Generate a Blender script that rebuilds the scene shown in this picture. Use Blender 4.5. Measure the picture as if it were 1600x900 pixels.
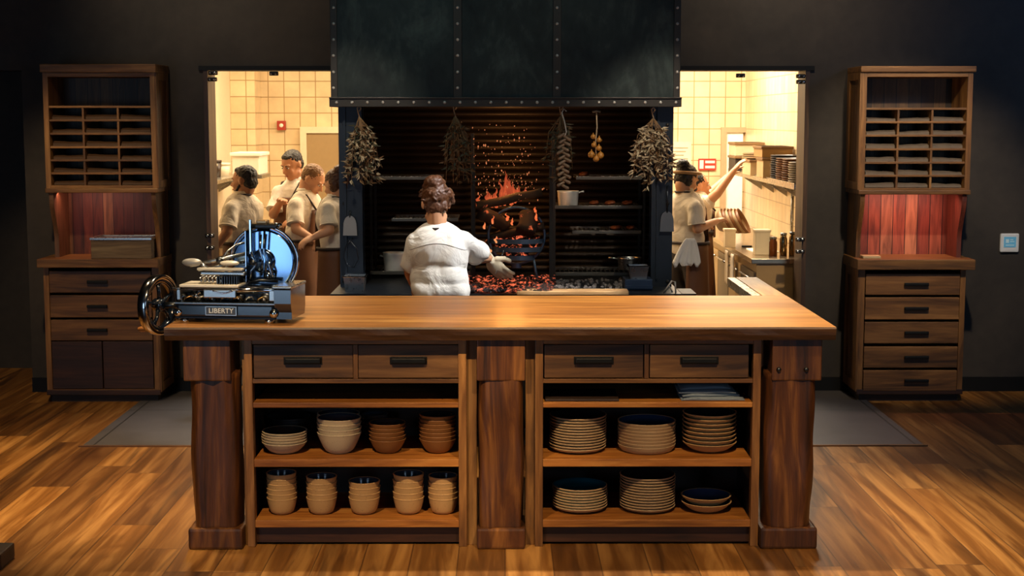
import bpy, bmesh, math, random
from mathutils import Vector, Matrix, Euler, noise
random.seed(7)
PI = math.pi
S = bpy.context.scene
for o in list(bpy.data.objects): bpy.data.objects.remove(o)
COL = S.collection

# ------------------------------------------------------------------ camera
F = 2330.0
CAMZ = 1.90
PITCH = math.radians(6.49)
YAW = math.radians(-0.27)
cam = bpy.data.objects.new('camera', bpy.data.cameras.new('camera'))
COL.objects.link(cam)
cam.location = (0, 0, CAMZ)
cam.rotation_euler = (PI/2 - PITCH, 0, YAW)
cam.data.sensor_width = 36; cam.data.lens = 36*F/1600
S.camera = cam
CR = cam.rotation_euler.to_matrix()

# ------------------------------------------------------------------ view + world
S.view_settings.view_transform = 'Standard'
S.view_settings.look = 'None'
S.view_settings.gamma = 1
S.view_settings.use_curve_mapping = False
S.view_settings.exposure = 0.0
w = bpy.data.worlds.new('world'); S.world = w; w.use_nodes = True
w.node_tree.nodes['Background'].inputs[0].default_value = (0.8, 0.8, 0.85, 1)
w.node_tree.nodes['Background'].inputs[1].default_value = 0.007

WARM = (1.0, 0.72, 0.40)
WARM2 = (1.0, 0.80, 0.55)
NEUT = (1.0, 0.93, 0.86)
COOL = (0.50, 0.72, 1.0)
def spot(loc, tgt, power, col=WARM, ang=50, blend=0.5, r=0.05):
    l = bpy.data.lights.new('ceiling_spot', 'SPOT'); l.energy = power; l.color = col
    l.spot_size = math.radians(ang); l.spot_blend = blend; l.shadow_soft_size = r
    o = bpy.data.objects.new('ceiling_spot', l); COL.objects.link(o); o.location = loc
    o.rotation_euler = (Vector(tgt)-Vector(loc)).to_track_quat('-Z', 'Y').to_euler()
def area(loc, tgt, power, col, sx, sy):
    l = bpy.data.lights.new('room_light', 'AREA'); l.shape = 'RECTANGLE'; l.size = sx; l.size_y = sy
    l.energy = power; l.color = col
    o = bpy.data.objects.new('room_light', l); COL.objects.link(o); o.location = loc
    o.rotation_euler = (Vector(tgt)-Vector(loc)).to_track_quat('-Z', 'Y').to_euler()
def point(loc, power, col, r=0.05):
    l = bpy.data.lights.new('glow_lamp', 'POINT'); l.energy = power; l.color = col; l.shadow_soft_size = r
    o = bpy.data.objects.new('glow_lamp', l); COL.objects.link(o); o.location = loc
# spots over the worktop
spot((-0.95, 7.05, 3.3), (-0.8, 6.95, 1.0), 250, WARM2, 62, 0.7)
spot((0.95, 7.05, 3.3), (0.98, 6.95, 1.0), 560, WARM2, 62, 0.7)
# spots in front of the counter
spot((-1.0, 4.0, 3.3), (-0.8, 6.5, 0.5), 430, WARM, 40, 0.7, 0.03)
spot((0.75, 4.0, 3.3), (0.7, 6.5, 0.5), 400, WARM, 40, 0.7, 0.03)
# floor left / right
spot((-2.4, 6.9, 3.3), (-2.2, 7.7, 0), 700, WARM, 66, 1.0)
spot((2.0, 5.4, 3.3), (2.1, 6.4, 0), 260, WARM, 44, 0.9)
spot((2.1, 8.3, 3.3), (1.95, 8.95, 0), 110, NEUT, 30, 0.8)
spot((-2.0, 8.4, 3.3), (-1.9, 9.0, 0), 60, NEUT, 30, 0.8)
# hutches
spot((-2.55, 7.7, 3.3), (-2.85, 9.9, 1.1), 190, WARM, 40, 0.8)
spot((2.45, 7.6, 3.3), (2.7, 9.9, 1.4), 300, WARM2, 40, 0.7)
# upper wall washers
spot((-2.3, 9.1, 3.3), (-1.9, 10.3, 2.7), 36, WARM2, 100, 1.0)
spot((1.9, 9.1, 3.3), (1.9, 10.3, 2.7), 46, WARM2, 100, 1.0)
# hood and the cook
spot((-0.7, 7.6, 3.3), (-0.6, 9.2, 2.0), 16, (0.7, 0.95, 0.9), 60, 1.0)
spot((0.5, 7.6, 3.3), (0.3, 9.2, 2.0), 12, (0.8, 0.95, 0.85), 60, 1.0)
spot((1.25, 7.75, 3.2), (-0.33, 8.6, 1.2), 560, (0.94, 0.96, 1.0), 24, 0.5)
spot((-1.3, 7.6, 3.2), (-0.42, 8.6, 1.25), 90, WARM2, 24, 0.5)
spot((0.95, 7.5, 3.2), (0.95, 9.3, 1.45), 150, (1.0, 0.88, 0.72), 36, 0.8)
spot((-0.95, 7.5, 3.2), (-0.95, 9.3, 1.6), 110, (1.0, 0.88, 0.72), 32, 0.8)
# daylight from unseen windows behind the photographer; left one shaped for the blade's reflection
area((-3.8, -0.4, 1.25), (-3.5, 6.0, 1.25), 42, COOL, 1.7, 2.2)
area((3.9, -0.4, 1.9), (3.0, 6.0, 1.6), 30, COOL, 1.6, 1.4)
area((4.4, 7.4, 3.2), (3.6, 10.3, 1.5), 12, (0.25, 0.5, 1.0), 0.5, 0.5)  # blue area lamp under the ceiling aimed at the right wall, no window
# kitchens
area((-1.45, 12.2, 2.95), (-1.5, 12.2, 0), 100, (1.0, 0.78, 0.50), 1.4, 2.2)
area((1.35, 12.6, 2.95), (1.4, 12.6, 0), 220, (1.0, 0.84, 0.64), 1.3, 2.2)
spot((0.45, 7.6, 3.3), (0.4, 8.93, 0.87), 520, NEUT, 15, 0.6)  # added spot that brightens the cutting board on the hearth deck
# fire
point((0.03, 9.62, 1.42), 7, (1.0, 0.40, 0.10), 0.10)
point((0.02, 9.75, 1.85), 5, (1.0, 0.50, 0.16), 0.10)

# ------------------------------------------------------------------ photograph frame -> world
def ray(px, py):
    return CR @ Vector(((px-800)/F, (450-py)/F, -1))
def P(px, py, Y):
    d = ray(px, py); t = Y/d.y
    return Vector((d.x*t, Y, CAMZ+d.z*t))
def G(px, py, z=0.0):
    d = ray(px, py); t = (z-CAMZ)/d.z
    return Vector((d.x*t, d.y*t, z))
def X(px, py, Y): return P(px, py, Y).x
def Z(py, Y, px=789): return P(px, py, Y).z

# ------------------------------------------------------------------ materials
def lin(c):
    if isinstance(c, str):
        c = tuple(int(c[i:i+2], 16)/255 for i in (0, 2, 4))
    return tuple(((v/12.92) if v <= 0.04045 else ((v+0.055)/1.055)**2.4) for v in c) + (1,)
class N:
    def __init__(s, name):
        s.m = bpy.data.materials.new(name); s.m.use_nodes = True
        s.t = s.m.node_tree; s.b = s.t.nodes['Principled BSDF']
    def n(s, typ, **kw):
        x = s.t.nodes.new(typ)
        for k, v in kw.items():
            if hasattr(x, k): setattr(x, k, v)
        return x
    def link(s, a, b): s.t.links.new(a, b)
    def math(s, op, a, b=None):
        x = s.n('ShaderNodeMath', operation=op)
        for i, v in enumerate((a, b)):
            if v is None: continue
            if isinstance(v, (int, float)): x.inputs[i].default_value = v
            else: s.link(v, x.inputs[i])
        return x.outputs[0]
    def mix(s, f, a, b, mode='MIX'):
        x = s.n('ShaderNodeMix', data_type='RGBA', blend_type=mode)
        for i, v in ((0, f), (6, a), (7, b)):
            if isinstance(v, (int, float)): x.inputs[i].default_value = v
            elif isinstance(v, tuple): x.inputs[i].default_value = v
            else: s.link(v, x.inputs[i])
        return x.outputs[2]
    def ramp(s, f, stops):
        x = s.n('ShaderNodeValToRGB'); e = x.color_ramp.elements
        while len(e) < len(stops): e.new(0.5)
        for el, (p, c) in zip(e, stops): el.position = p; el.color = c
        s.link(f, x.inputs[0]); return x.outputs[0]
    def coords(s, scale=(1, 1, 1), rnd=True):
        tc = s.n('ShaderNodeTexCoord'); mp = s.n('ShaderNodeMapping')
        mp.inputs['Scale'].default_value = scale
        s.link(tc.outputs['Object'], mp.inputs[0])
        oi = s.n('ShaderNodeObjectInfo')
        if rnd:
            sc = s.math('MULTIPLY', oi.outputs['Random'], 40.0)
            cb = s.n('ShaderNodeCombineXYZ')
            for i in range(3): s.link(sc, cb.inputs[i])
            s.link(cb.outputs[0], mp.inputs['Location'])
        s.rand = oi.outputs['Random']
        return mp.outputs[0]
    def noise(s, vec, scale=5, detail=4, dist=0, rough=0.55):
        x = s.n('ShaderNodeTexNoise'); x.inputs['Scale'].default_value = scale
        x.inputs['Detail'].default_value = detail; x.inputs['Distortion'].default_value = dist
        x.inputs['Roughness'].default_value = rough
        s.link(vec, x.inputs['Vector']); return x.outputs['Fac']
    def bump(s, h, st=0.2, d=0.01):
        x = s.n('ShaderNodeBump'); x.inputs['Strength'].default_value = st; x.inputs['Distance'].default_value = d
        s.link(h, x.inputs['Height']); s.link(x.outputs[0], s.b.inputs['Normal'])
    def set(s, col=None, rough=None, metal=None, spec=None, coat=None):
        if col is not None:
            if isinstance(col, tuple): s.b.inputs['Base Color'].default_value = col
            else: s.link(col, s.b.inputs['Base Color'])
        if rough is not None:
            if isinstance(rough, (int, float)): s.b.inputs['Roughness'].default_value = rough
            else: s.link(rough, s.b.inputs['Roughness'])
        if metal is not None: s.b.inputs['Metallic'].default_value = metal
        if spec is not None: s.b.inputs['Specular IOR Level'].default_value = spec
        if coat is not None: s.b.inputs['Coat Weight'].default_value = coat; s.b.inputs['Coat Roughness'].default_value = 0.15
        return s.m

def wood(name, dark, mid, light, axis='x', rough=0.45, sc=1.0, bump=0.15, coat=None, var=0.35):
    q = N(name)
    st = {'x': (1.2, 14, 14), 'y': (14, 1.2, 14), 'z': (14, 14, 1.2)}[axis]
    v = q.coords(tuple(a*sc for a in st))
    n1 = q.noise(v, 1.0, 7, 1.6, 0.62)
    v2 = q.coords(tuple(a*sc*0.22 for a in st))
    n2 = q.noise(v2, 1.0, 3, 2.5)
    v3 = q.coords(tuple(a*sc*4 for a in st))
    n3 = q.noise(v3, 1.0, 3, 0.3)
    f = q.math('ADD', q.math('MULTIPLY', n1, 0.55), q.math('MULTIPLY', n2, 0.45))
    c = q.ramp(f, [(0.36, lin(dark)), (0.5, lin(mid)), (0.66, lin(light))])
    c = q.mix(0.35, c, q.ramp(n3, [(0.4, (0.35, 0.3, 0.25, 1)), (0.6, (1, 1, 1, 1))]), 'MULTIPLY')
    hv = q.math('ADD', q.math('MULTIPLY', q.rand, var), 1.0-var*0.5)
    cc = q.n('ShaderNodeCombineXYZ')
    for i in range(3): q.link(hv, cc.inputs[i])
    c = q.mix(1.0, c, cc.outputs[0], 'MULTIPLY')
    q.bump(n1, bump, 0.004)
    return q.set(c, rough, coat=coat)

def metal(name, col, rough=0.3, met=1.0, nsc=30, amt=0.15, bump=0.0):
    q = N(name); v = q.coords((1, 1, 1))
    n = q.noise(v, nsc, 4)
    c = q.mix(n, tuple(x*(1-amt) for x in lin(col)[:3])+(1,), lin(col))
    r = q.math('ADD', q.math('MULTIPLY', n, 0.15), max(0.0, rough-0.07))
    if bump: q.bump(n, bump, 0.004)
    return q.set(c, r, met)
def plain(name, col, rough=0.6, nsc=25, amt=0.15, bump=0.0, spec=None, coat=None):
    q = N(name); v = q.coords((1, 1, 1))
    n = q.noise(v, nsc, 4)
    c = q.mix(n, tuple(x*(1-amt) for x in lin(col)[:3])+(1,), lin(col))
    if bump: q.bump(n, bump, 0.004)
    return q.set(c, rough, spec=spec, coat=coat)
def emit(name, col, st):
    q = N(name); q.b.inputs['Base Color'].default_value = (0.02, 0.01, 0.01, 1)
    q.b.inputs['Emission Color'].default_value = col if len(col) == 4 else col+(1,)
    q.b.inputs['Emission Strength'].default_value = st
    return q.m

M = {}
M['counter_wood'] = wood('counter_wood', '4a2c14', '7d5228', 'a87640', 'x', 0.45)
M['counter_wood_v'] = wood('counter_wood_vertical', '4a2c14', '7d5228', 'a87640', 'z', 0.45)
M['drawer_wood'] = wood('drawer_front_wood', '352010', '6b4724', '94693b', 'x', 0.5, 0.8)
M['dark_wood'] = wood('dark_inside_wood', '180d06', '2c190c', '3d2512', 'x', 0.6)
M['shelf_wood'] = wood('shelf_wood', '7a4516', 'a8682a', 'c88a42', 'x', 0.45)
M['worktop'] = wood('worktop_walnut', '6e4520', 'a06c34', 'c2904f', 'x', 0.42, 0.6, 0.08, coat=0.12, var=0.1)
M['worktop_y'] = wood('worktop_walnut_long', '6e4520', 'a06c34', 'c2904f', 'y', 0.42, 0.6, 0.08, coat=0.12, var=0.1)
M['post'] = wood('rough_beam_wood', '1c0d05', '562f13', '96602a', 'z', 0.45, 0.8, 1.0, var=0.3)
M['hutch_wood'] = wood('hutch_wood', '4a2f16', '7a5227', '9d7340', 'x', 0.5)
M['hutch_wood_v'] = wood('hutch_wood_vertical', '4a2f16', '7a5227', '9d7340', 'z', 0.5)
M['hutch_dark'] = wood('hutch_dark_wood', '1d0f07', '371d0e', '4c2b15', 'x', 0.5)
M['black_iron'] = metal('black_iron', '1b1a19', 0.5, 0.6)
M['steel'] = metal('brushed_steel', 'b9b7b2', 0.28)
M['chrome'] = metal('chrome', 'd8dade', 0.07)
M['dark_steel'] = metal('dark_steel', '4a4c4e', 0.35)
M['slicer_enamel'] = plain('slicer_dark_enamel', '0c1420', 0.12, coat=1.0)
M['white_pot'] = plain('white_pot', 'cfcac0', 0.35)
M['rope'] = plain('rope', 'b79d7c', 0.8, 80, 0.4)

def floor_mat():
    q = N('oak_plank_floor'); tc = q.n('ShaderNodeTexCoord'); sp = q.n('ShaderNodeSeparateXYZ')
    q.link(tc.outputs['Object'], sp.inputs[0])
    W, L = 0.205, 1.9
    xs = q.math('DIVIDE', sp.outputs[0], W)
    row = q.math('FLOOR', xs)
    wn = q.n('ShaderNodeTexWhiteNoise', noise_dimensions='1D'); q.link(row, wn.inputs['W'])
    ys = q.math('ADD', q.math('DIVIDE', sp.outputs[1], L), q.math('MULTIPLY', wn.outputs['Value'], 7.3))
    colm = q.math('FLOOR', ys)
    cb = q.n('ShaderNodeCombineXYZ'); q.link(row, cb.inputs[0]); q.link(colm, cb.inputs[1])
    w2 = q.n('ShaderNodeTexWhiteNoise', noise_dimensions='3D'); q.link(cb.outputs[0], w2.inputs['Vector'])
    rnd = w2.outputs['Value']
    def gap(v, wd):
        fr = q.math('FRACT', v)
        d = q.math('MINIMUM', fr, q.math('SUBTRACT', 1.0, fr))
        return q.math('LESS_THAN', d, wd)
    seam = q.math('MAXIMUM', gap(xs, 0.012), gap(ys, 0.0012))
    # grain
    off = q.math('MULTIPLY', rnd, 37.0)
    g = q.n('ShaderNodeCombineXYZ')
    q.link(q.math('ADD', q.math('MULTIPLY', sp.outputs[0], 15.0), off), g.inputs[0])
    q.link(q.math('ADD', q.math('MULTIPLY', sp.outputs[1], 0.9), off), g.inputs[1])
    q.link(off, g.inputs[2])
    n1 = q.noise(g.outputs[0], 1.0, 6, 0.5, 0.6)
    g2 = q.n('ShaderNodeCombineXYZ')
    q.link(q.math('ADD', q.math('MULTIPLY', sp.outputs[0], 7.0), off), g2.inputs[0])
    q.link(q.math('ADD', q.math('MULTIPLY', sp.outputs[1], 0.5), off), g2.inputs[1])
    n2 = q.noise(g2.outputs[0], 1.0, 4, 0.9)
    c = q.ramp(n1, [(0.30, lin('634019')), (0.46, lin('825524')), (0.66, lin('b08045'))])
    knots = q.ramp(n2, [(0.33, lin('3a200c')), (0.45, (1, 1, 1, 1))])
    c = q.mix(0.65, c, knots, 'MULTIPLY')
    tint = q.ramp(rnd, [(0.0, (0.40, 0.34, 0.28, 1)), (0.4, (0.85, 0.82, 0.78, 1)), (1.0, (1.2, 1.15, 1.05, 1))])
    c = q.mix(1.0, c, tint, 'MULTIPLY')
    c = q.mix(q.math('MULTIPLY', seam, 0.6), c, lin('160b04'))
    q.bump(q.math('SUBTRACT', q.math('MULTIPLY', n1, 0.4), seam), 0.35, 0.004)
    r = q.math('ADD', q.math('MULTIPLY', n1, 0.2), 0.30)
    return q.set(c, r)
M['floor'] = floor_mat()
def tile_mat(name, c1, c2, mortar, w, h, ms=0.006, plane='xz', rough=0.3, off=0.0):
    q = N(name); tc = q.n('ShaderNodeTexCoord'); sp = q.n('ShaderNodeSeparateXYZ'); q.link(tc.outputs['Object'], sp.inputs[0])
    cb = q.n('ShaderNodeCombineXYZ')
    a, b = {'xz': (0, 2), 'yz': (1, 2), 'xy': (0, 1)}[plane]
    q.link(sp.outputs[a], cb.inputs[0]); q.link(sp.outputs[b], cb.inputs[1])
    br = q.n('ShaderNodeTexBrick'); br.offset = off; br.squash = 1
    q.link(cb.outputs[0], br.inputs['Vector'])
    br.inputs['Scale'].default_value = 1; br.inputs['Brick Width'].default_value = w
    br.inputs['Row Height'].default_value = h; br.inputs['Mortar Size'].default_value = ms
    br.inputs['Color1'].default_value = lin(c1); br.inputs['Color2'].default_value = lin(c2)
    br.inputs['Mortar'].default_value = lin(mortar)
    n = q.noise(q.coords((1, 1, 1), False), 6, 5)
    c = q.mix(0.35, br.outputs['Color'], q.ramp(n, [(0.3, (0.5, 0.5, 0.5, 1)), (0.7, (1.1, 1.1, 1.1, 1))]), 'MULTIPLY')
    q.bump(q.math('SUBTRACT', 1.0, br.outputs['Fac']), 0.3, 0.004)
    return q.set(c, rough)
M['wall_tile'] = tile_mat('cream_wall_tile', 'e6cfa6', 'dcc296', 'a98a5c', 0.15, 0.15, 0.0045)
M['wall_tile_y'] = tile_mat('cream_wall_tile_side', 'e6cfa6', 'dcc296', 'b39468', 0.15, 0.15, 0.004, plane='yz')
M['slate'] = tile_mat('grey_floor_tile', '48464a', '504c4c', '2c2a2a', 0.6, 1.2, 0.006, 'xy', 0.45)
def wall_mat():
    q = N('charcoal_plaster'); v = q.coords((1, 1, 1), False)
    n = q.noise(v, 1.6, 6, 0.6); n2 = q.noise(v, 14, 5)
    f = q.math('ADD', q.math('MULTIPLY', n, 0.7), q.math('MULTIPLY', n2, 0.3))
    c = q.ramp(f, [(0.35, lin('26211d')), (0.65, lin('3a332d'))])
    q.bump(n2, 0.15, 0.004)
    return q.set(c, 0.7)
M['plaster'] = wall_mat()
def hood_mat():
    q = N('blackened_steel_sheet'); v = q.coords((1.0, 1.0, 0.5), False)
    n = q.noise(v, 3.2, 8, 0.8, 0.62); n2 = q.noise(v, 22, 5)
    f = q.math('ADD', q.math('MULTIPLY', n, 0.75), q.math('MULTIPLY', n2, 0.25))
    c = q.ramp(f, [(0.36, lin('161a19')), (0.52, lin('252c29')), (0.68, lin('414b46'))])
    return q.set(c, q.ramp(f, [(0.3, (0.35,)*3+(1,)), (0.7, (0.6,)*3+(1,))]), 0.55)
M['hood'] = hood_mat()
def board_mat(name, cols, w=0.085, off=0.0, ref=0.0):
    q = N(name); tc = q.n('ShaderNodeTexCoord'); sp = q.n('ShaderNodeSeparateXYZ'); q.link(tc.outputs['Object'], sp.inputs[0])
    xs = q.math('DIVIDE', q.math('ADD', sp.outputs[0], 10.0+off), w); row = q.math('FLOOR', xs)
    wn = q.n('ShaderNodeTexWhiteNoise', noise_dimensions='1D'); q.link(row, wn.inputs['W'])
    fr = q.math('FRACT', xs); seam = q.math('LESS_THAN', q.math('MINIMUM', fr, q.math('SUBTRACT', 1.0, fr)), 0.03)
    v = q.coords((22, 22, 2.5)); n1 = q.noise(v, 1.0, 6, 1.5)
    c = q.ramp(wn.outputs['Value'], [(i/(len(cols)-1), lin(k)) for i, k in enumerate(cols)])
    c = q.mix(0.8, c, q.ramp(n1, [(0.33, (0.35, 0.3, 0.28, 1)), (0.62, (1.15, 1.1, 1.05, 1))]), 'MULTIPLY')
    c = q.mix(seam, c, lin('0d0603'))
    q.bump(n1, 0.3, 0.004)
    return q.set(c, 0.5)
M['boards_red'] = board_mat('red_boards', ['5a2a1e', '74382a', '8a4c38', '683024', 'a87858', '7c4434'])  # board tones from dark red to pale tan
M['boards_niche'] = board_mat('brown_red_boards', ['2c170e', '4a2416', '6a3a26', '3a1c12', '94704c', '55301f'], 0.07)
M['boards_brown'] = board_mat('brown_boards', ['1e120a', '3a2413', '5e4426', '22140b', '33200f', '6c5030'])

# ------------------------------------------------------------------ mesh builder
def rootof(o):
    while o.parent: o = o.parent
    return o
class MB:
    def __init__(s): s.bm = bmesh.new(); s.mi = 0
    def _faces(s, fs):
        for f in fs: f.material_index = s.mi
    def box(s, a, b, bev=0.0, rot=None, piv=None):
        x0, y0, z0 = (min(a[i], b[i]) for i in range(3)); x1, y1, z1 = (max(a[i], b[i]) for i in range(3))
        t = bmesh.new()
        bmesh.ops.create_cube(t, size=1)
        for v in t.verts:
            v.co = Vector((x0+(v.co.x+.5)*(x1-x0), y0+(v.co.y+.5)*(y1-y0), z0+(v.co.z+.5)*(z1-z0)))
        if bev: 
            bev = min(bev, 0.45*min(x1-x0, y1-y0, z1-z0))
            bmesh.ops.bevel(t, geom=t.edges[:], offset=bev, segments=2, affect='EDGES', profile=0.6)
        if rot is not None:
            pv = Vector(piv) if piv is not None else Vector(((x0+x1)/2, (y0+y1)/2, (z0+z1)/2))
            R = Euler(rot).to_matrix()
            for v in t.verts: v.co = R @ (v.co-pv) + pv
        s.merge(t); return s
    def merge(s, t):
        vm = {}
        for v in t.verts: vm[v] = s.bm.verts.new(v.co)
        for f in t.faces:
            try:
                nf = s.bm.faces.new([vm[v] for v in f.verts]); nf.material_index = s.mi; nf.smooth = f.smooth
            except ValueError: pass
        t.free()
    def rings(s, rings, cap=True, closed=False):
        vs = [[s.bm.verts.new(p) for p in r] for r in rings]
        n = len(vs[0]); k = len(vs)
        for i in range(k if closed else k-1):
            a, b = vs[i], vs[(i+1) % k]
            for j in range(n):
                f = s.bm.faces.new((a[j], a[(j+1) % n], b[(j+1) % n], b[j])); f.material_index = s.mi; f.smooth = True
        if cap and not closed:
            for r, rev in ((vs[0], True), (vs[-1], False)):
                f = s.bm.faces.new(r[::-1] if rev else r); f.material_index = s.mi
        return s
    def tube(s, pts, r, n=10, closed=False):
        pts = [Vector(p) for p in pts]; k = len(pts)
        rs = r if isinstance(r, (list, tuple)) else [r]*k
        out = []; up = None
        for i, p in enumerate(pts):
            if closed: d = pts[(i+1) % k]-pts[i-1]
            else: d = pts[min(i+1, k-1)]-pts[max(i-1, 0)]
            d.normalize()
            if up is None: up = Vector((0, 0, 1)) if abs(d.z) < 0.9 else Vector((0, 1, 0))
            a = d.cross(up)
            if a.length < 1e-5: a = d.cross(Vector((1, 0.1, 0)))
            a.normalize(); b = a.cross(d).normalized(); up = b
            out.append([p + a*math.cos(2*PI*j/n)*rs[i] + b*math.sin(2*PI*j/n)*rs[i] for j in range(n)])
        return s.rings(out, True, closed)
    def lathe(s, prof, c=(0, 0, 0), n=32, axis='z', smooth=True, mis=None):
        # prof: closed-ish list of (r, h); endpoints with r=0 collapse
        c = Vector(c); rows = []
        for r, h in prof:
            row = []
            for j in range(n if r > 1e-6 else 1):
                a = 2*PI*j/n
                if axis == 'z': p = Vector((r*math.cos(a), r*math.sin(a), h))
                elif axis == 'y': p = Vector((r*math.cos(a), h, r*math.sin(a)))
                else: p = Vector((h, r*math.cos(a), r*math.sin(a)))
                row.append(s.bm.verts.new(c+p))
            rows.append(row)
        for i in range(len(rows)-1):
            a, b = rows[i], rows[i+1]
            mi = mis[i] if mis else s.mi
            for j in range(n):
                j2 = (j+1) % n
                vs = []
                if len(a) == 1 and len(b) == 1: continue
                if len(a) == 1: vs = [a[0], b[j2], b[j]]
                elif len(b) == 1: vs = [a[j], a[j2], b[0]]
                else: vs = [a[j], a[j2], b[j2], b[j]]
                f = s.bm.faces.new(vs); f.material_index = mi; f.smooth = smooth
        return s
    def cyl(s, p0, p1, r, n=20): return s.tube([p0, p1], r, n)
    def prism(s, poly, d, axis='y', base=0.0):
        # poly in 2D extruded along axis from base to base+d ; y: (x,z) ; x: (y,z) ; z: (x,y)
        def m(u, v, w): return {'y': (u, w, v), 'x': (w, u, v), 'z': (u, v, w)}[axis]
        a = [s.bm.verts.new(m(u, v, base)) for u, v in poly]; b = [s.bm.verts.new(m(u, v, base+d)) for u, v in poly]
        n = len(poly)
        fs = [s.bm.faces.new(a[::-1]), s.bm.faces.new(b)]
        for i in range(n): fs.append(s.bm.faces.new((a[i], a[(i+1) % n], b[(i+1) % n], b[i])))
        s._faces(fs); return s
    def ell(s, c, r, R=None, n=16):
        t = bmesh.new(); bmesh.ops.create_uvsphere(t, u_segments=n, v_segments=max(6, n//2+2), radius=1)
        for v in t.verts:
            p = Vector((v.co.x*r[0], v.co.y*r[1], v.co.z*r[2]))
            v.co = (R @ p if R is not None else p)+Vector(c)
        for f in t.faces: f.smooth = True
        s.merge(t); return s
    def cap(s, p0, r0, p1, r1, n=12):
        p0 = Vector(p0); p1 = Vector(p1); d = p1-p0; L = d.length
        if L < 1e-5: return s.ell(p0, (r0,)*3)
        d.normalize(); pts = []; rs = []
        for k in range(4):
            a = PI/2*(k+0.35)/4; pts.append(p0-d*r0*math.cos(a)); rs.append(r0*math.sin(a))
        pts += [p0, p1]; rs += [r0, r1]
        for k in range(3, -1, -1):
            a = PI/2*(k+0.35)/4; pts.append(p1+d*r1*math.cos(a)); rs.append(r1*math.sin(a))
        return s.tube(pts, rs, n)
    def build(s, name, mats, parent=None, local=False, smooth=None, voxel=None, disp=None, subd=0, recalc=True, origin=None, nsm=4):
        if recalc: bmesh.ops.recalc_face_normals(s.bm, faces=s.bm.faces)
        if smooth is not None:
            for f in s.bm.faces: f.smooth = smooth
        me = bpy.data.meshes.new(name)
        if parent is not None and not local:
            off = rootof(parent).location.copy()
            for v in s.bm.verts: v.co -= off
        loc = None
        if parent is None and not local:
            if origin is None:
                xs = [v.co for v in s.bm.verts]
                mn = [min(c[i] for c in xs) for i in range(3)]; mx = [max(c[i] for c in xs) for i in range(3)]
                loc = Vector(((mn[0]+mx[0])/2, (mn[1]+mx[1])/2, mn[2]))
            else: loc = Vector(origin)
            for v in s.bm.verts: v.co -= loc
        s.bm.to_mesh(me); s.bm.free()
        o = bpy.data.objects.new(name, me); COL.objects.link(o)
        for m in (mats if isinstance(mats, (list, tuple)) else [mats]): me.materials.append(m)
        if voxel:
            md = o.modifiers.new('r', 'REMESH'); md.mode = 'VOXEL'; md.voxel_size = voxel; md.use_smooth_shade = True
            md = o.modifiers.new('s', 'SMOOTH'); md.factor = 0.5; md.iterations = nsm
            if disp:
                tx = bpy.data.textures.new('wrinkle', 'CLOUDS'); tx.noise_scale = disp[1]; tx.noise_depth = 1
                md = o.modifiers.new('d', 'DISPLACE'); md.texture = tx; md.strength = disp[0]; md.texture_coords = 'LOCAL'
                md.mid_level = 0.5
            dg = bpy.context.evaluated_depsgraph_get()
            nm = bpy.data.meshes.new_from_object(o.evaluated_get(dg))
            o.modifiers.clear(); o.data = nm; nm.name = name
            for p in nm.polygons: p.use_smooth = True
            if not nm.materials:
                for m in (mats if isinstance(mats, (list, tuple)) else [mats]): nm.materials.append(m)
        if subd:
            md = o.modifiers.new('sub', 'SUBSURF'); md.levels = subd; md.render_levels = subd
        if parent is not None: o.parent = parent
        if loc is not None: o.location = loc
        return o

def tag(o, label, cat, group=None, kind=None):
    o['label'] = label; o['category'] = cat
    if group: o['group'] = group
    if kind: o['kind'] = kind
    return o
def thing(name, label, cat, loc=(0, 0, 0), rz=0.0, group=None):
    o = bpy.data.objects.new(name, None); COL.objects.link(o); o.location = loc; o.rotation_euler = (0, 0, rz)
    o.empty_display_size = 0.1
    return tag(o, label, cat, group)
def struct(name, mb, mat, origin=(0, 0, 0)):
    o = mb.build(name, mat, origin=origin); o['kind'] = 'structure'; return o
def B(a, b, bev=0.0): return MB().box(a, b, bev)
ORD = ['top', 'second', 'third', 'fourth', 'fifth', 'sixth', 'seventh', 'eighth', 'ninth', 'tenth', 'eleventh', 'twelfth', 'thirteenth', 'fourteenth']

# ================================================================== SETTING
YW = 10.30      # front face of the back wall
TW = 0.23
CEIL = 3.45
struct('floor', B((-6, 1.0, -0.05), (6, 12.0, 0.0)), M['floor'])
# grey tile apron in front of the hearth
tx0, tx1 = G(130, 697).x, G(1444, 697).x; ty0 = G(789, 697).y
struct('trim_1', B((tx0, ty0, 0.0), (tx1, YW, 0.006)), M['slate'])
struct('trim_2', B((tx0-0.02, ty0-0.018, 0.0), (tx1+0.02, ty0, 0.008)), M['counter_wood'])
struct('ceiling', B((-6, 1.0, CEIL), (6, YW, CEIL+0.1)), M['plaster'])
# back wall with two openings
ozt = Z(110, YW)
oL0, oR1 = X(321, 250, YW), X(1262, 250, YW)
oL1, oR0 = -1.05, 1.05
xe = X(44, 400, YW)    # end of the wall at the left passage
zp = Z(107, YW)
wb = MB()
wb.box((xe, YW, 0), (oL0, YW+TW, ozt)); wb.box((oL1, YW, 0), (oR0, YW+TW, ozt)); wb.box((oR1, YW, 0), (6, YW+TW, ozt))
wb.box((-6, YW, ozt), (6, YW+TW, CEIL))
struct('wall_back', wb, M['plaster'])
struct('wall_left', B((-6.1, 1, 0), (-6, 12, CEIL)), M['plaster'])
struct('wall_right', B((6, 1, 0), (6.1, 10.5, CEIL)), M['plaster'])
struct('wall_passage', B((-6, 11.3, 0), (oL0-0.9, 11.4, CEIL)), M['plaster'])
# passage side panel, skirting
bb = MB(); bb.box((xe, YW-0.015, 0), (oL0, YW, 0.10)); bb.box((oR1, YW-0.015, 0), (6, YW, 0.10))
struct('baseboard_back', bb, M['black_iron'])
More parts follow.
